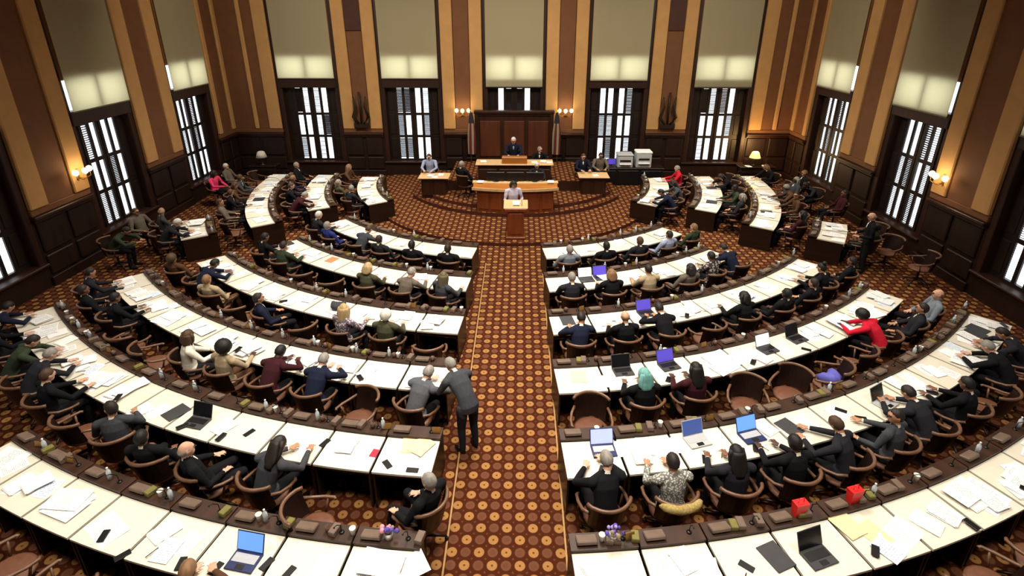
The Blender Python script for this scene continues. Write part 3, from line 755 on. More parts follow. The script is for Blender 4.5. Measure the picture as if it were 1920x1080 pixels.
pose('write', HIPS, stt([(x * .6, y, z) for x, y, z in ((0, -.07, .50), (0, -.06, .57), (.02, -.02, .74), (.05, .05, .90), (.07, .10, 1.0), (.09, .13, 1.06))]), None, (.08, .22, 1.19), rotm(-34, -14, -6), knee=KNEE, ank=ANK, toe=TOE,
     sh=((-.15, .07, .98), (.24, .09, .99)), el=((-.30, .26, .81), (.34, .28, .81)), wr=((-.1, .5, .79), (.18, .58, .79)), hd=((.6, 1, 0), (-.4, 1, -.05)))
SH_ = [(0, 0, .86), (0, 0, .95), (0, .0, 1.12), (0, .01, 1.29), (0, .01, 1.42), (0, .01, 1.49)]
SHIP = ((-.095, 0, .93), (.095, 0, .93)); SKN = ((-.11, .03, .5), (.11, .02, .5)); SAN = ((-.12, -.01, .09), (.12, -.02, .09))
pose('stand', SHIP, stt(SH_), None, (0, .05, 1.635), rotm(-12), knee=SKN, ank=SAN, toe=((-.2, 1, 0), (.2, 1, 0)),
     sh=((-.2, 0, 1.41), (.2, 0, 1.41)), el=((-.28, .04, 1.13), (.28, .04, 1.13)), wr=((-.16, .27, 1.08), (.16, .27, 1.08)), hd=((.5, 1, .1), (-.5, 1, .1)))
bd = [(0, -.04, .86), (0, -.03, .95), (0, .05, 1.10), (0, .19, 1.24), (0, .29, 1.33), (0, .36, 1.38)]
pose('bend', SHIP, stt(bd), None, (.0, .48, 1.465), rotm(-38, 12), knee=SKN, ank=SAN, toe=((-.2, 1, 0), (.2, 1, 0)),
     sh=((-.2, .28, 1.31), (.2, .28, 1.31)), el=((-.27, .40, 1.06), (.27, .40, 1.06)), wr=((-.2, .60, .90), (.2, .58, .92)), hd=((.1, 1, -.5), (-.2, 1, -.4)))

# hair, built around the head centre (face towards +y); the front sinks into the head
def hair_mesh(kind):
    rr = random.Random(kind); m = MB(); n = 18
    P = dict(short=(.084, .103, .120, .010), long=(.088, .108, .124, .008), afro=(.135, .140, .142, .012), bob=(.092, .112, .124, .010), bun=(.084, .103, .119, .006), bald=(.083, .101, .110, .004), scarf=(.094, .114, .128, .004), curly=(.105, .122, .128, .012))[kind]
    rings = []
    for i in range(n + 1):
        a = -PI / 2 + PI * min(max(i / n, .01), .99); ring = []
        for k in range(2 * n):
            q = k * PI / n; d = Vector((math.cos(a) * math.cos(q), math.cos(a) * math.sin(q), math.sin(a)))
            low = -.62 if kind in ('short', 'bun', 'bald') else -.85
            line = low + 1.15 * max(0, min(1, (d.y + .35) / 1.15)) ** .8
            if kind == 'scarf': line = -1.2 + 1.55 * max(0, min(1, (d.y - .25) / .6))
            hh = max(0, min(1, (d.z - line) / .16 + .5))
            if kind == 'bald': hh *= max(0, min(1, (.42 - d.z + .35 * min(0, d.y + .2)) / .15))
            ns = 1 + P[3] * 9 * (math.sin(d.x * 13 + kind.__len__()) * math.sin(d.y * 11 + 2) * math.sin(d.z * 12 + 1)) * .55
            o_ = Vector((d.x * P[0] * ns, d.y * P[1] * ns - (.02 if kind in ('afro', 'curly') else .006), d.z * P[2] * ns + (.02 if kind == 'afro' else 0)))
            in_ = Vector((d.x * .062, d.y * .078, d.z * .092))
            ring.append(in_.lerp(o_, hh))
        rings.append(ring)
    m.loft(rings)
    if kind == 'bun': m.ball((0, -.075, .11), .05, 7)
    if kind in ('long', 'bob', 'scarf'):
        L_ = {'long': .30, 'bob': .15, 'scarf': .22}[kind]; rings = []
        for i in range(9):
            t = i / 8; z = .05 - (L_ + .05) * t; wx = .080 + (.03 if kind != 'scarf' else .05) * math.sin(t * PI * .8); wy = .045 + .006 * math.sin(t * 7)
            if t > .85: wx *= .75; wy *= .7
            rings.append([(math.cos(k * PI / 8) * wx * (1 + .03 * math.sin(k * 3 + i)), -.065 - .02 * t + math.sin(k * PI / 8) * wy, z) for k in range(16)])
        m.loft(rings)
        for sx in (-1, 1):
            if kind != 'scarf': m.tube([(sx * .07, -.02, .06), (sx * .088, -.01, -.02), (sx * .085, -.02, -.1), (sx * .075, -.04, -.1 - L_ * .4)], [.03, .032, .032, .02], 8)
    return m.mesh('hair' if kind != 'scarf' else 'headscarf', [None])
HAIR = {}
CL = {k: mat('cloth_' + k, c, .9, .12, 25, spec=.15) for k, c in dict(black=(20, 20, 24), charcoal=(36, 36, 42), navy=(26, 30, 50), grey=(84, 86, 92), midgrey=(62, 64, 70), taupe=(104, 94, 84), olive=(72, 72, 54),
      beige=(168, 150, 122), white=(226, 220, 206), cream=(206, 196, 164), maroon=(58, 24, 30), red=(196, 30, 52), pink=(226, 66, 110), blue=(44, 52, 116), steel=(120, 128, 140), green=(52, 62, 46), brown=(84, 58, 40), paleblue=(150, 160, 190), lavender=(200, 194, 214)).items()}
CL['floral'] = pattern_mat('cloth_floral', (196, 184, 190), (96, 84, 100), 26); CL['spotted'] = pattern_mat('cloth_spotted', (206, 204, 196), (112, 112, 108), 38)
CL['print'] = pattern_mat('cloth_print', (168, 156, 148), (48, 42, 44), 20)
SKIN = [mat('skin_%s' % n, c, .55, .06, 12) for n, c in (('fair', (206, 160, 134)), ('tan', (178, 128, 98)), ('brown', (118, 78, 56)), ('deep', (72, 48, 36)))]
HC = {k: mat('hair_' + k, c, .6, .25, 30, (1, 1, .2)) for k, c in dict(black=(18, 16, 16), dark=(34, 26, 22), brown=(72, 50, 34), grey=(134, 130, 124), white=(206, 202, 194), blond=(172, 146, 106), tan=(124, 92, 64), teal=(104, 160, 156), olivebrown=(90, 82, 58)).items()}
EYE = mat('eye', (62, 50, 46), .2); LIP = mat('lips', (140, 78, 72), .5); SHOE = mat('black_shoe', (16, 14, 14), .3); SHIRT = CL['white']
NP = [0]
POSEW = dict(type='at the desk', look='looking aside', lean='leaning forward', recline='leaning back', phone='hand to the head', write='writing', stand='standing', bend='bending forward')
HAIRW = dict(short='short %s hair', long='long %s hair', afro='full %s afro', bob='%s bob', bun='%s hair in a bun', bald='balding with %s fringe', scarf='%s headscarf', curly='curly %s hair')
def person(loc, rz, pz, top, hair, hc, skin, where, low='black', collar=None, scale=1, lab=None):
    me, M, H = POSES[pz]
    o = put('person', me, None, loc, rz); o.scale = (1.13 * scale, 1.13 * scale, 1.06 * scale)
    ms = [SKIN[skin], CL[top], CL[low], SHOE, CL[collar] if collar else (SHIRT if top in ('black', 'charcoal', 'navy', 'grey', 'midgrey') else CL[top]), EYE, LIP]
    for s_, m_ in zip(o.material_slots, ms): s_.link = 'OBJECT'; s_.material = m_
    if hair not in HAIR: HAIR[hair] = hair_mesh(hair)
    h = put(HAIR[hair].name.split('.')[0], HAIR[hair], o); h.matrix_local = Matrix.Translation(H) @ M
    h.material_slots[0].link = 'OBJECT'; h.material_slots[0].material = HC[hc]
    col = {'midgrey': 'grey', 'olivebrown': 'brown'}
    tw = {'floral': 'floral top', 'spotted': 'spotted top', 'print': 'patterned top', 'white': 'white top', 'cream': 'cream top', 'pink': 'pink jacket', 'red': 'red top', 'beige': 'beige jacket'}.get(top, col.get(top, top) + ' suit' if top in ('black', 'charcoal', 'navy', 'grey', 'midgrey', 'taupe') else top + ' jacket')
    tag(o, lab or ('%s, %s, %s' % (tw if 0 else 'person in ' + tw, HAIRW[hair] % col.get(hc, hc), where)), 'person', 'people in the chamber')
    return o

# seated people read off the photograph: (row, side, index): pose, top, hair, hair colour, skin, turn in degrees
PPL = {
 (5, 'left', 5): ('look', 'midgrey', 'short', 'dark', 1, 40), (5, 'left', 4): ('recline', 'black', 'short', 'black', 2, 20), (5, 'left', 3): ('recline', 'black', 'bald', 'grey', 0, -30),
 (5, 'left', 2): ('write', 'midgrey', 'long', 'dark', 1, -12), (5, 'left', 0): ('recline', 'black', 'short', 'grey', 0, 62),
 (5, 'right', 0): ('write', 'black', 'short', 'grey', 0, 6), (5, 'right', 1): ('type', 'spotted', 'short', 'dark', 1, 0), (5, 'right', 2): ('type', 'charcoal', 'long', 'black', 2, -4), (5, 'right', 3): ('type', 'black', 'short', 'black', 3, 0),
 (5, 'right', 4): ('write', 'charcoal', 'short', 'brown', 1, 20), (5, 'right', 5): ('look', 'midgrey', 'short', 'dark', 1, 10), (5, 'right', 6): ('lean', 'charcoal', 'short', 'dark', 1, 0), (5, 'right', 7): ('type', 'black', 'short', 'black', 2, 0), (5, 'right', 9): ('lean', 'black', 'short', 'grey', 0, 0),
 (5, 'left', 7): ('type', 'black', 'short', 'brown', 0, 0), (5, 'left', 8): ('lean', 'charcoal', 'short', 'grey', 0, 0),
 (4, 'left', 5): ('look', 'white', 'bob', 'brown', 1, -30), (4, 'left', 4): ('look', 'beige', 'afro', 'black', 3, 0), (4, 'left', 3): ('lean', 'maroon', 'short', 'black', 3, 0), (4, 'left', 2): ('lean', 'navy', 'short', 'grey', 0, 0), (4, 'left', 0): ('lean', 'grey', 'short', 'grey', 0, -20),
 (4, 'left', 8): ('type', 'black', 'short', 'black', 2, 0), (4, 'left', 9): ('recline', 'black', 'short', 'dark', 2, 0), (4, 'left', 10): ('type', 'charcoal', 'short', 'dark', 1, 0),
 (4, 'right', 1): ('type', 'black', 'scarf', 'teal', 2, 0), (4, 'right', 2): ('type', 'maroon', 'long', 'black', 3, 0), (4, 'right', 7): ('lean', 'red', 'curly', 'black', 3, 10), (4, 'right', 9): ('recline', 'steel', 'bald', 'tan', 0, 30), (4, 'right', 8): ('recline', 'charcoal', 'short', 'dark', 1, 20),
 (3, 'left', 8): ('recline', 'brown', 'curly', 'brown', 1, 30), (3, 'left', 7): ('lean', 'navy', 'short', 'black', 2, 0), (3, 'left', 6): ('recline', 'beige', 'short', 'tan', 1, 20), (3, 'left', 4): ('recline', 'navy', 'short', 'dark', 1, -30), (3, 'left', 2): ('look', 'floral', 'long', 'blond', 0, -15), (3, 'left', 1): ('type', 'olive', 'curly', 'white', 0, 0),
 (3, 'right', 0): ('write', 'navy', 'short', 'dark', 1, 0), (3, 'right', 1): ('type', 'black', 'bald', 'tan', 0, 0), (3, 'right', 2): ('lean', 'black', 'short', 'dark', 1, 0), (3, 'right', 4): ('phone', 'black', 'bob', 'black', 2, 0), (3, 'right', 5): ('recline', 'black', 'short', 'black', 3, 0), (3, 'right', 6): ('recline', 'black', 'short', 'dark', 1, 0), (3, 'right', 7): ('type', 'black', 'bun', 'black', 1, 0), (3, 'right', 8): ('recline', 'black', 'short', 'black', 2, 0),
 (2, 'left', 5): ('type', 'green', 'short', 'dark', 1, 10), (2, 'left', 6): ('type', 'black', 'short', 'black', 2, 0), (2, 'left', 2): ('type', 'olive', 'bob', 'blond', 0, 0), (2, 'left', 1): ('write', 'taupe', 'short', 'grey', 0, -10), (2, 'left', 0): ('look', 'midgrey', 'long', 'olivebrown', 0, -30),
 (2, 'right', 0): ('type', 'charcoal', 'short', 'grey', 0, 0), (2, 'right', 1): ('type', 'black', 'bob', 'tan', 0, 0), (2, 'right', 2): ('type', 'beige', 'short', 'dark', 1, 0), (2, 'right', 3): ('recline', 'taupe', 'bob', 'dark', 2, 0), (2, 'right', 4): ('type', 'print', 'short', 'black', 2, 0), (2, 'right', 5): ('lean', 'navy', 'short', 'dark', 1, 0), (2, 'right', 6): ('recline', 'navy', 'short', 'brown', 0, 0),
 (1, 'left', 5): ('type', 'charcoal', 'short', 'white', 0, 0), (1, 'left', 4): ('recline', 'blue', 'short', 'grey', 0, 0), (1, 'left', 3): ('lean', 'midgrey', 'short', 'brown', 0, 0), (1, 'left', 2): ('recline', 'charcoal', 'short', 'dark', 1, 0), (1, 'left', 1): ('recline', 'black', 'short', 'black', 3, 0), (1, 'left', 0): ('recline', 'black', 'short', 'dark', 2, 0),
 (1, 'right', 0): ('recline', 'steel', 'short', 'grey', 0, 0), (1, 'right', 1): ('recline', 'black', 'short', 'black', 2, 0), (1, 'right', 2): ('recline', 'charcoal', 'short', 'brown', 1, 0), (1, 'right', 3): ('recline', 'paleblue', 'short', 'dark', 1, 0), (1, 'right', 4): ('recline', 'green', 'short', 'tan', 0, 0), (1, 'right', 5): ('type', 'cream', 'short', 'grey', 0, 0),
 ('w0', 'right', 3): ('type', 'red', 'short', 'grey', 0, 0), ('w0', 'left', 1): ('recline', 'olive', 'short', 'grey', 0, 20), ('w2', 'left', 1): ('recline', 'taupe', 'short', 'brown', 1, 0), ('w2', 'left', 3): ('type', 'brown', 'bob', 'brown', 1, 0), ('w1', 'left', 0): ('lean', 'maroon', 'short', 'grey', 0, 0), ('w1', 'left', 1): ('type', 'black', 'short', 'brown', 0, 0),
 ('w3', 'left', 0): ('lean', 'charcoal', 'short', 'white', 0, 0),
 (6, 'left', 2): ('lean', 'brown', 'short', 'tan', 0, 20),
}
EMPTY = {(5, 'left', 1), (4, 'left', 1), (4, 'left', 6), (4, 'left', 7), (4, 'right', 0), (4, 'right', 3), (4, 'right', 4), (4, 'right', 5), (4, 'right', 6), (3, 'left', 0), (3, 'left', 3), (3, 'left', 5), (3, 'right', 3), (2, 'left', 3), (2, 'left', 4), (5, 'left', 6), (5, 'right', 8), (3, 'right', 9), (3, 'left', 9)}
CH_TURN = {(5, 'left', 1): -75, (4, 'left', 1): 150, (4, 'right', 0): 170, (4, 'right', 3): 150, (4, 'right', 4): 120, (4, 'right', 5): 40, (3, 'left', 3): 60, (2, 'left', 4): 40, (4, 'left', 6): -20, (4, 'left', 7): 25, (3, 'left', 5): 30, (2, 'left', 3): 50, (3, 'left', 0): 10}
RP = random.Random(5)
for key, S in SEATS.items():
    if key not in DESKS: continue
    p = seat_pos(S, .42)
    if key != (6, 'left', 2) and not visible((p.x, p.y, .9), 90, -50, 1125): continue
    sp = PPL.get(key)
    if sp is None and key not in EMPTY and S['k'] != 6 and RP.random() < (.82 if S['wing'] else .6):
        sp = (RP.choice(['type', 'lean', 'recline', 'look', 'write', 'recline']), RP.choice(['black', 'black', 'charcoal', 'navy', 'midgrey', 'brown', 'green', 'maroon']), RP.choice(['short', 'short', 'short', 'long', 'bald', 'bob']), RP.choice(['dark', 'black', 'grey', 'brown', 'tan']), RP.choice([0, 0, 1, 1, 2, 3]), RP.choice([0, 0, 15, -15]))
    turn = math.radians(sp[5] if sp else CH_TURN.get(key, RP.choice([0, 8, -10, 20])))
    dr = .42 if sp else (.62 if key in CH_TURN else .46)
    if sp and sp[0] == 'recline': dr = .5
    if S['k'] == 6 and sp: dr = .60
    if key == (5, 'left', 1): dr = .85
    q = seat_pos(S, dr, .45 if key == (5, 'left', 0) else 0)
    chair(q, S['th'] + turn, ('wooden swivel armchair, occupied, ' if sp else 'empty brown-seated swivel armchair, ') + place(S, 'seat'))
    if sp: person(q, S['th'] + turn, sp[0], sp[1], sp[2], sp[3], sp[4], place(S, 'seat'), low={'red': 'black', 'beige': 'brown', 'white': 'charcoal'}.get(sp[1], 'black'))
# people elsewhere
a = at(884, 852, 0); person((a.x - .05, a.y + .12, 0), math.radians(38), 'bend', 'midgrey', 'short', 'grey', 1, '', low='charcoal', scale=.97, lab='person in grey suit standing in the aisle, bending over the fourth-row desk')
person((10.35, 15.0, 0), math.radians(72), 'stand', 'black', 'bald', 'grey', 0, '', lab='balding person in black suit standing by the right-hand short wing row')
person((-.06, 17.85, .12), PI + .35, 'stand', 'lavender', 'bob', 'dark', 1, '', low='black', scale=.98, lab='dark-haired person in pale lavender top speaking at the lectern')
person((-.1, 22.5, .84), PI, 'type', 'navy', 'short', 'white', 0, '', low='navy', collar='paleblue', lab='white-haired presiding person in blue suit behind the rostrum desk', scale=1.12)
person((1.0, 22.6, .58), PI - .2, 'look', 'black', 'short', 'grey', 0, '', lab='person in black suit seated right of the presiding person')
person((.82, 20.75, .4), PI, 'type', 'charcoal', 'short', 'white', 0, '', lab='white-haired person seated between clerks desk and rostrum', scale=1.0)
person((-1.95, 20.75, .4), -PI / 2 + .9, 'recline', 'black', 'short', 'grey', 0, '', lab='person in black suit seated just left of the clerks desk', scale=1.05)
person((-3.55, 22.1, .4), PI, 'type', 'paleblue', 'short', 'brown', 0, '', lab='person in pale shirt seated behind the left side desk')
person((2.75, 22.2, .4), PI + .2, 'type', 'navy', 'short', 'brown', 0, '', lab='person in navy suit seated behind the right side desk')
person((3.5, 22.4, .4), PI, 'type', 'taupe', 'short', 'dark', 1, '', lab='person in taupe suit seated beside the blue-glowing monitors')
def extra_chair(loc, rz, lab): chair(loc, rz, lab, 'swivel armchairs away from the rows')
for loc, rz, lab in (((-.1, 22.5, .84), PI, 'high seat of the presiding person behind the rostrum'), ((1.0, 22.6, .58), PI - .2, 'armchair on the rostrum right of the presiding person'), ((.82, 20.75, .4), PI, 'armchair between clerks desk and rostrum, right'),
        ((-1.95, 20.75, .4), -PI / 2 + .9, 'armchair just left of the clerks desk'), ((-3.55, 22.1, .4), PI, 'armchair behind the left side desk'), ((2.75, 22.2, .4), PI + .2, 'armchair behind the right side desk'), ((3.5, 22.4, .4), PI, 'armchair beside the blue-glowing monitors')):
    extra_chair(loc, rz, lab)
WALLP = [((-11.85, 16.25), -PI / 2 - .3, 'recline', 'taupe', 'short', 'brown', 1, 'by the left wall window'), ((-11.9, 14.9), -PI / 2 + .2, 'lean', 'green', 'short', 'dark', 1, 'by the left wall, below the sconce'),
         ((-11.9, 20.8), -PI / 2 - .2, 'look', 'pink', 'bob', 'dark', 2, 'seated by the far left window'), ((-11.75, 21.9), -PI / 2, 'recline', 'taupe', 'short', 'white', 0, 'beyond the pink jacket'),
         ((11.2, 21.2), PI / 2, 'recline', 'black', 'short', 'tan', 1, 'at right wall, farthest'), ((11.3, 20.1), PI / 2 + .3, 'lean', 'charcoal', 'short', 'dark', 2, 'at right wall, second farthest'),
         ((11.35, 18.6), PI / 2 - .2, 'recline', 'maroon', 'short', 'dark', 2, 'at right wall, nearest')]
for (x, y), rz, pz, tp, hr, hcx, sk, wh in WALLP:
    extra_chair((x, y, 0), rz, 'armchair of the %s-clad person seated %s' % (tp, wh)); person((x, y, 0), rz, pz, tp, hr, hcx, sk, wh)
for i, (x, y, rz) in enumerate(((11.2, 15.3, PI / 2 + .4), (11.4, 16.4, PI / 2), (11.45, 14.2, PI / 2 - .3))):
    extra_chair((x, y, 0), rz, 'empty armchair at the right wall, %s of three behind the standing person' % ('middle', 'farthest', 'nearest')[i])

# ------------------------------------------------------------------ things on the desks
def sheet(w_, h, t=.0015, curl=.006):
    m = MB(); nx, ny = 3, 3; vs = []
    for z0 in (0, t):
        for i in range(nx + 1):
            for j in range(ny + 1):
                x, y = w_ * (i / nx - .5), h * (j / ny - .5); vs.append((x, y, z0 + curl * ((2 * i / nx - 1) ** 2 * (j / ny) ** 2)))
    k = (nx + 1) * (ny + 1); fs = []
    for i in range(nx):
        for j in range(ny):
            q = (i * (ny + 1) + j, (i + 1) * (ny + 1) + j, (i + 1) * (ny + 1) + j + 1, i * (ny + 1) + j + 1); fs += [q[::-1], tuple(v + k for v in q)]
    rim = [i * (ny + 1) for i in range(nx + 1)] + [nx * (ny + 1) + j for j in range(1, ny + 1)] + [i * (ny + 1) + ny for i in range(nx - 1, -1, -1)] + [j for j in range(ny - 1, 0, -1)]
    for a_, b_ in zip(rim, rim[1:] + rim[:1]): fs.append((a_, b_, b_ + k, a_ + k))
    return m.add(vs, fs)
def stack(h, n, w_=.216, l=.279, seed=0):
    r = random.Random(seed); m = MB(); z = 0
    for i in range(n):
        m.box((r.uniform(-.012, .012), r.uniform(-.012, .012), z + h / n / 2), (w_, l, h / n), Euler((0, 0, r.uniform(-.12, .12)))); z += h / n
    return m
ME = {'sheet': sheet(.216, .279).mesh('paper_sheet', PAPERT), 'blank': sheet(.216, .279).mesh('paper_sheet', WHITE), 'bluesheet': sheet(.216, .279).mesh('paper_sheet', PAPERB),
      'stack': stack(.02, 4, seed=1).mesh('paper_stack', WHITE), 'stack2': stack(.035, 6, seed=2).mesh('paper_stack', PAPERT),
      'wide': sheet(.44, .29, .002, .01).mesh('open_document', PAPERT), 'manila': stack(.008, 2, .24, .30, 3).mesh('manila_folder', MANILA),
      'phone': MB().box((0, 0, .005), (.075, .152, .01), ch=.003).mesh('mobile_phone', BLACK), 'folder': MB().box((0, 0, .008), (.24, .31, .016), ch=.003).mesh('black_folder', DGREY),
      'mint': sheet(.216, .279).mesh('paper_sheet', MINT), 'orange': sheet(.216, .279).mesh('paper_sheet', ORANGE), 'redcard': MB().box((0, 0, .003), (.09, .13, .006)).mesh('red_card', REDP),
      'pen': MB().tube([(0, -.07, .006), (0, .06, .006), (0, .072, .006)], [.005, .005, .001], 6).mesh('pen', BLACK),
      'cup': MB().lathe([(.005, .0), (.03, 0), (.042, .11), (.044, .113), (.04, .11), (.03, .02), (.004, .015)], 14).mesh('paper_cup', CUPW),
      'mug': MB().lathe([(.005, 0), (.036, 0), (.04, .09), (.036, .09), (.033, .015), (.004, .01)], 14).tube([(.038, 0, .075), (.07, 0, .065), (.07, 0, .035), (.037, 0, .02)], .006, 6).mesh('mug', mat('dark_mug', (90, 66, 54), .4)),
      'bottle': MB().lathe([(.005, 0), (.032, .004), (.033, .13), (.028, .16), (.012, .185), (.012, .2)], 12).lathe([(.014, .2), (.014, .218), (.003, .219)], 10, mi=1).mesh('water_bottle', [BOTTLE, WHITE]),
      'box': MB().box((0, 0, .04), (.17, .1, .08), ch=.006).mesh('small_box', TAUPE), 'olivebox': MB().box((0, 0, .035), (.15, .1, .07), ch=.008).mesh('small_box', OLIVE),
      'frame': MB().box((0, 0, .055), (.13, .014, .1), Euler((-.25, 0, 0))).mesh('picture_frame', BRASS)}
INFO = {'sheet': ('printed white sheet', 'paper', 'loose paper sheets'), 'blank': ('blank white sheet', 'paper', 'loose paper sheets'), 'bluesheet': ('pale blue sheet', 'paper', 'loose paper sheets'), 'stack': ('white paper stack', 'papers', 'paper stacks'),
        'stack2': ('printed paper stack', 'papers', 'paper stacks'), 'wide': ('wide open document', 'document', 'open documents'), 'manila': ('manila folder', 'folder', 'folders'), 'phone': ('black phone', 'phone', 'phones on desks'),
        'folder': ('dark grey folder', 'folder', 'folders'), 'mint': ('mint green sheet', 'paper', None), 'orange': ('orange sheet', 'paper', None), 'redcard': ('small red card', 'card', None), 'pen': ('black pen', 'pen', 'pens'), 'cup': ('white cup', 'cup', 'cups on ledges'),
        'mug': ('brown mug', 'mug', 'mugs on ledges'), 'bottle': ('clear water bottle', 'bottle', 'bottles on ledges'), 'box': ('taupe box', 'box', 'boxes on ledges'), 'olivebox': ('olive box', 'box', 'boxes on ledges'), 'frame': ('brass picture frame', 'frame', 'frames on ledges')}
USED = {}
def unique(label):
    if label not in USED: USED[label] = 1; return label
    return None
def desk_frame(key, x, y):              # x across the desk, y from the sitter's edge towards the ledge
    S = SEATS[key]; R = S['R'] - y; th = S['th'] + x / R
    return Vector((CX + R * math.sin(th), CY - R * math.cos(th), 0)), th
def pos_word(x, y):
    return ('left-hand' if x < -.1 else 'right-hand' if x > .1 else 'middle') + (' near' if y < .3 else ' far')
COUNT = {}; OCC = {}
def item(kind, key, x, y, rz, z=None):
    base, cat, grp = INFO[kind]
    lab = '%s %s on %s' % (pos_word(x, y) if y < .72 else ('left-hand' if x < -.1 else 'right-hand' if x > .1 else 'middle') + ' ledge', base, place(SEATS[key], 'desk'))
    if not unique(lab): return None
    p, th = desk_frame(key, x, y)
    if z is None:
        lv = .812 if y > .74 else .762
        for (ox, oy, ot, oh) in OCC.get(key, []):
            if abs(ox - x) < .24 and abs(oy - y) < .29: lv = max(lv, ot)
        z = lv
    me = ME[kind]; o = put(me.name.split('.')[0], me, None, (p.x, p.y, z), th + rz); tag(o, lab, cat, grp)
    if y < .72: o.scale = (1.22, 1.22, 1)
    if y < .72 and kind not in ('pen', 'phone', 'redcard'):
        OCC.setdefault(key, []).append((x, y, z + {'stack': .022, 'stack2': .037, 'folder': .018, 'manila': .012, 'wide': .014}.get(kind, .010), 0))
    COUNT[me.name.split('.')[0]] = COUNT.get(me.name.split('.')[0], 0) + 1
    return o
def nearest(px, py, z=.78):
    a = at(px, py, z); dx, dy = a.x - CX, CY - a.y; r = math.hypot(dx, dy); th = math.atan2(dx, dy)
    best = None
    for key in DESKS:
        S = SEATS[key]; y = S['R'] - r; x = (th - S['th']) * r
        if -.05 < y < 1.02 and abs(x) < .5 and (best is None or abs(x) < abs(best[1])): best = (key, x, y)
    return best
RES = {}                # spots already taken by particular papers
def item_px(kind, px, py, rz=0):
    b = nearest(px, py)
    if b:
        RES.setdefault(b[0], []).append((b[1], b[2])); return item(kind, b[0], b[1], b[2], rz)
def laptop(px, py, scr, lab, rz=0, body=DGREY):
    b = nearest(px, py)
    if not b: return
    key, x, y = b; p, th = desk_frame(key, x, min(max(y, .28), .5))
    e = empty('laptop', (p.x, p.y, .765), th + rz); e.scale = (1.12,) * 3; tag(e, lab + ', ' + place(SEATS[key], 'desk'), 'laptop', 'laptops on the desks')
    MB().box((0, 0, .009), (.34, .24, .018), ch=.004).build('base', body, e)
    MB().box((0, .03, .0195), (.29, .11, .003)).build('keyboard', BLACK if body is DGREY else LGREY, e); MB().box((0, -.075, .0195), (.1, .06, .002)).build('touchpad', BLACK, e)
    M = Euler((math.radians(-22), 0, 0)); c, s = math.cos(math.radians(22)), math.sin(math.radians(22))
    MB().box((0, .118 + .115 * s, .018 + .115 * c), (.34, .008, .23), M, ch=.003).build('lid', DGREY if body is DGREY else body, e)
    MB().box((0, .112 + .115 * s, .018 + .117 * c), (.315, .003, .205), M).build('screen', scr, e)
    OCC.setdefault(key, []).append((x, y, .79, 0)); LAP[key] = x
LAP = {}
NAVYP = mat('navy_plastic', (34, 44, 84), .4)
for a_ in ((368, 792, SCRDARK, 'open laptop with dark screen', .1), (457, 1052, SCRBLUE, 'open laptop with bright blue screen', 0, NAVYP), (1130, 838, SCRPALE, 'open laptop with pale violet screen', 0, NAVYP), (1305, 822, SCRDEEP, 'open laptop with navy screen and pale keyboard', .1, LGREY),
           (1410, 818, SCRBLUE, 'open laptop with bright blue screen', .05, NAVYP), (1663, 758, SCRDARK, 'open laptop with black screen and silver base', .1, LGREY), (1165, 690, SCRDARK, 'open laptop with black screen'), (1250, 680, SCRVIO, 'open laptop with dark violet screen', .1),
           (1440, 655, SCRWHITE, 'open laptop with white screen'), (1495, 635, SCRDARK, 'open black laptop'), (1540, 1050, SCRDARK, 'open black laptop with dark screen', .1), (1207, 582, SCRVIO, 'open laptop with violet screen'), (1128, 520, SCRVIO, 'open laptop with violet screen'), (1100, 524, SCRWHITE, 'open laptop with white screen')):
    laptop(*a_)
for a_ in (('orange', 622, 486, .1), ('mint', 552, 815, .5), ('manila', 772, 832, .2), ('manila', 790, 836, -.4), ('redcard', 702, 848, -.1), ('phone', 773, 880, 1.57), ('phone', 609, 829, -.3), ('phone', 467, 810, -.3), ('phone', 500, 1056, -.3), ('phone', 541, 1072, -.3), ('phone', 229, 1040, -.5), ('phone', 342, 800, -.5),
           ('folder', 1455, 1042, .2), ('phone', 1400, 1060, .7), ('phone', 1577, 768, .6), ('folder', 330, 772, -.2), ('folder', 1064, 600, .05), ('wide', 660, 848, .0), ('bluesheet', 175, 690, .3), ('wide', 200, 990, -.3), ('stack', 262, 770, -.2), ('stack', 420, 800, -.2), ('sheet', 1120, 800, .1), ('sheet', 1160, 840, .1),
           ('wide', 1150, 712, .03), ('manila', 1085, 705, 0), ('sheet', 1255, 835, .05), ('sheet', 1510, 792, .2), ('bluesheet', 1570, 772, .2), ('wide', 1380, 672, .15), ('manila', 1640, 1000, .3), ('wide', 1690, 1000, .3), ('stack', 1740, 980, .4), ('bluesheet', 1665, 1030, .3), ('manila', 1590, 985, .2), ('sheet', 780, 1055, .6), ('stack2', 650, 835, .05), ('folder', 1480, 800, .2)):
    item_px(*a_)
RI = random.Random(8)
order = sorted(DESKS, key=lambda k_: SEATS[k_]['R'], reverse=True)
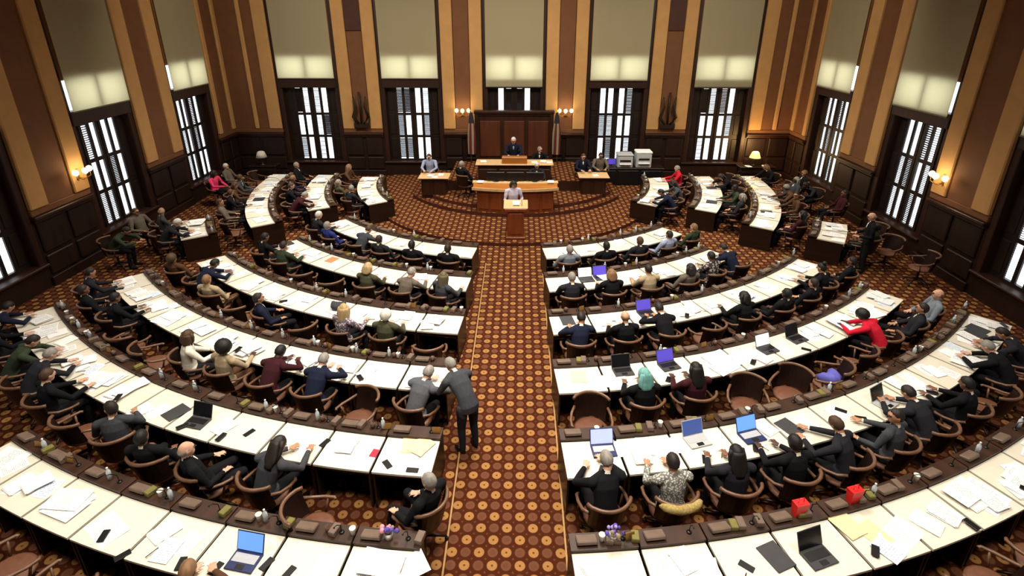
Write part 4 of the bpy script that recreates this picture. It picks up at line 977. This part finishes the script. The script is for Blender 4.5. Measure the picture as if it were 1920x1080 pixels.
for key in order:
    S = SEATS[key]; far = S['k'] <= 2
    for _ in range(RI.choice([3, 4, 4, 5]) if not far else RI.choice([2, 3, 3])):
        kd = RI.choice(['sheet', 'sheet', 'blank', 'wide', 'stack', 'stack2', 'sheet', 'wide', 'bluesheet', 'stack'])
        x, y = RI.uniform(-.3, .3), RI.uniform(.17, .56)
        if key in LAP and (abs(x - LAP[key]) < .32 or kd == 'wide'): continue
        if kd == 'wide': x *= .5
        if any(abs(x - a_) < (.38 if kd == 'wide' else .26) and abs(y - b_) < .33 for a_, b_ in RES.get(key, [])): continue
        if COUNT.get('paper_sheet', 0) > 290 and ME[kd].name.startswith('paper_sheet'): continue
        item(kd, key, x, y, RI.uniform(-.35, .35))
    if RI.random() < .4 and not far: item('phone', key, RI.uniform(-.38, .38), RI.uniform(.08, .2), RI.uniform(-1, 1))
    if RI.random() < .3 and not far: item('pen', key, RI.uniform(-.38, .38), RI.uniform(.08, .3), RI.uniform(-1, 1))
    if RI.random() < .07 and key not in LAP and key not in RES: item('folder', key, RI.choice([-.3, .3]), RI.uniform(.3, .5), RI.uniform(-.2, .2))
    free = [-.02, .08, .17, .35, .42]; RI.shuffle(free)
    for kd, pr in (('cup', .4), ('bottle', .5), ('box', .5), ('mug', .4), ('olivebox', .35), ('frame', .3), ('box', .3)):
        if free and RI.random() < pr: item(kd, key, free.pop(), .87, RI.uniform(-.4, .4) if kd not in ('box', 'olivebox') else 1.4)
# one-off things
t = bpy.data.objects.new('cloth', None)
bpy.data.objects.remove(t)
def bouquet(px, py, cols, lab):
    b = nearest(px, py, .85); 
    if not b: return
    p, th = desk_frame(b[0], b[1], .87)
    e = empty('flower_bouquet', (p.x, p.y, .812), th); tag(e, lab, 'flowers')
    MB().lathe([(.01, 0), (.05, 0), (.06, .1), (.05, .1), (.01, .02)], 12).build('pot', CUPW, e)
    r = random.Random(px)
    for i in range(14):
        a_, q = r.uniform(0, 6.28), r.uniform(.02, .14); c = (math.cos(a_) * q, math.sin(a_) * q * .7, .12 + r.uniform(0, .08))
        MB().tube([(0, 0, .05), c], .003, 4).ball(c, r.uniform(.022, .036), 4).build('bloom', cols[i % len(cols)], e)
bouquet(1155, 1030, [PURPLE, mat('lilac_bloom', (170, 150, 220), .7), FLW], 'purple and white bouquet on the sixth-row ledge right of aisle')
bouquet(720, 1030, [PURPLE, mat('pink_bloom', (236, 150, 170), .7), FLW], 'pink and purple bouquet on the sixth-row ledge left of aisle')
REDBAG = mat('red_plastic', (220, 30, 30), .4)  # plain red plastic of the gift bags
for px, py, lab in ((1480, 975, 'red gift bag on the sixth-row ledge, nearer the aisle'), (1592, 957, 'red gift bag on the sixth-row ledge, farther from the aisle')):
    b = nearest(px, py, .85)
    if b:
        p, th = desk_frame(b[0], .06 if b[1] < 0 else b[1], .87); e = empty('gift_bag', (p.x, p.y, .812), th); e.scale = (1.5, 1.5, 1.5); tag(e, lab, 'bag')
        MB().add([(-.05, -.03, 0), (.05, -.03, 0), (.05, .03, 0), (-.05, .03, 0), (-.065, -.04, .15), (.065, -.04, .15), (.065, .04, .15), (-.065, .04, .15)], [(3, 2, 1, 0), (0, 1, 5, 4), (1, 2, 6, 5), (2, 3, 7, 6), (3, 0, 4, 7), (4, 5, 6, 7)]).build('body', REDBAG, e)
        MB().tube([(-.03, 0, .15), (-.02, 0, .2), (.02, 0, .2), (.03, 0, .15)], .004, 6).build('handle', REDBAG, e)
# yellow cloth over a chair back, purple bag on a chair, lanyard-bearer's scarf, dark jacket on a desk
def draped(loc, rz, m_, lab, name='folded_cloth', dims=(.52, .16, .1), cat='cloth'):
    m = MB(); n = 14; rings = []
    for i in range(n + 1):
        x = dims[0] * (i / n - .5); k = math.sqrt(max(.05, 1 - (2 * i / n - 1) ** 10)); bow = -.10 * (1 - (2 * i / n - 1) ** 2)
        rings.append([(x, bow + math.cos(a_ * PI / 6) * dims[1] / 2 * k * (1 + .1 * math.sin(3 * a_ + i)), math.sin(a_ * PI / 6) * dims[2] / 2 * k * (1 + .12 * math.sin(2 * a_ + i * 1.3)) + dims[2] / 2) for a_ in range(12)])
    o = m.loft(rings).build(name, m_); o.location = loc; o.rotation_euler = (0, 0, rz); return tag(o, lab, cat)
S = SEATS[(5, 'right', 1)]; p = seat_pos(S, .74); draped((p.x, p.y, .87), S['th'], mat('mustard_cloth', (158, 138, 82), .9, .3, 40, bump=.3), 'mustard cloth draped over the chair back of the spotted top', dims=(.62, .13, .12))
S = SEATS[(4, 'right', 5)]; p = seat_pos(S, .62); draped((p.x, p.y + .05, .50), .5, mat('violet_bag', (92, 92, 178), .6), 'violet bag lying on the empty fourth-row chair', 'handbag', (.4, .3, .24), 'bag')
b = nearest(647, 568)
if b:
    p, th = desk_frame(b[0], b[1], .45); draped((p.x, p.y, .79), th + .3, CL['midgrey'], 'grey jacket heaped on a third-row desk left of the aisle', 'folded_jacket', (.34, .26, .16), 'jacket')
# papers on dais furniture
for i, (x, y, z, kd, lab) in enumerate(((-3.4, 21.2, 1.128, 'stack2', 'paper stack on the left side desk, left part'), (-3.0, 21.35, 1.128, 'stack', 'paper stack on the left side desk, right part'), (-3.2, 21.05, 1.128, 'sheet', 'sheet at the front of the left side desk'), (3.2, 21.4, 1.128, 'sheet', 'sheet on the right side desk'),
        (-1.3, 21.6, 1.606, 'stack2', 'paper stack at left end of the rostrum desk'), (.75, 21.55, 1.606, 'stack', 'paper stack right of the golden centre panel'), (1.1, 21.65, 1.606, 'stack2', 'paper stack before the rostrum armchair'), (1.35, 21.6, 1.606, 'sheet', 'sheet at right end of the rostrum desk'),
        (-1.3, 19.85, 1.291, 'stack', 'white papers at left end of the clerks desk shelf'), (1.32, 19.85, 1.291, 'stack2', 'white papers at right end of the clerks desk shelf'), (10.4, 24.15, .786, 'stack', 'white papers left of the glowing lamp'), (11.15, 24.15, .786, 'stack2', 'white papers right of the glowing lamp'))):
    o = put(ME[kd].name.split('.')[0], ME[kd], None, (x, y, z), RI.uniform(-.3, .3)); tag(o, lab, 'papers', 'papers on the dais furniture')
o = put('paper_sheet', ME['stack'], None, (.06, 17.3, 1.315), 0); o.rotation_euler = (math.radians(10), 0, 0); tag(o, 'white papers on the lectern top', 'papers')
lb = {}
for o in SC.objects:
    if o.parent is None and o.get('label'): lb[o['label']] = lb.get(o['label'], 0) + 1
print('DUP LABELS', [k for k, v in lb.items() if v > 1][:10], 'LONG', [k for k in lb if len(k.split()) > 16][:10], 'top', len(lb), 'objs', len(SC.objects), COUNT, len(DESKS))
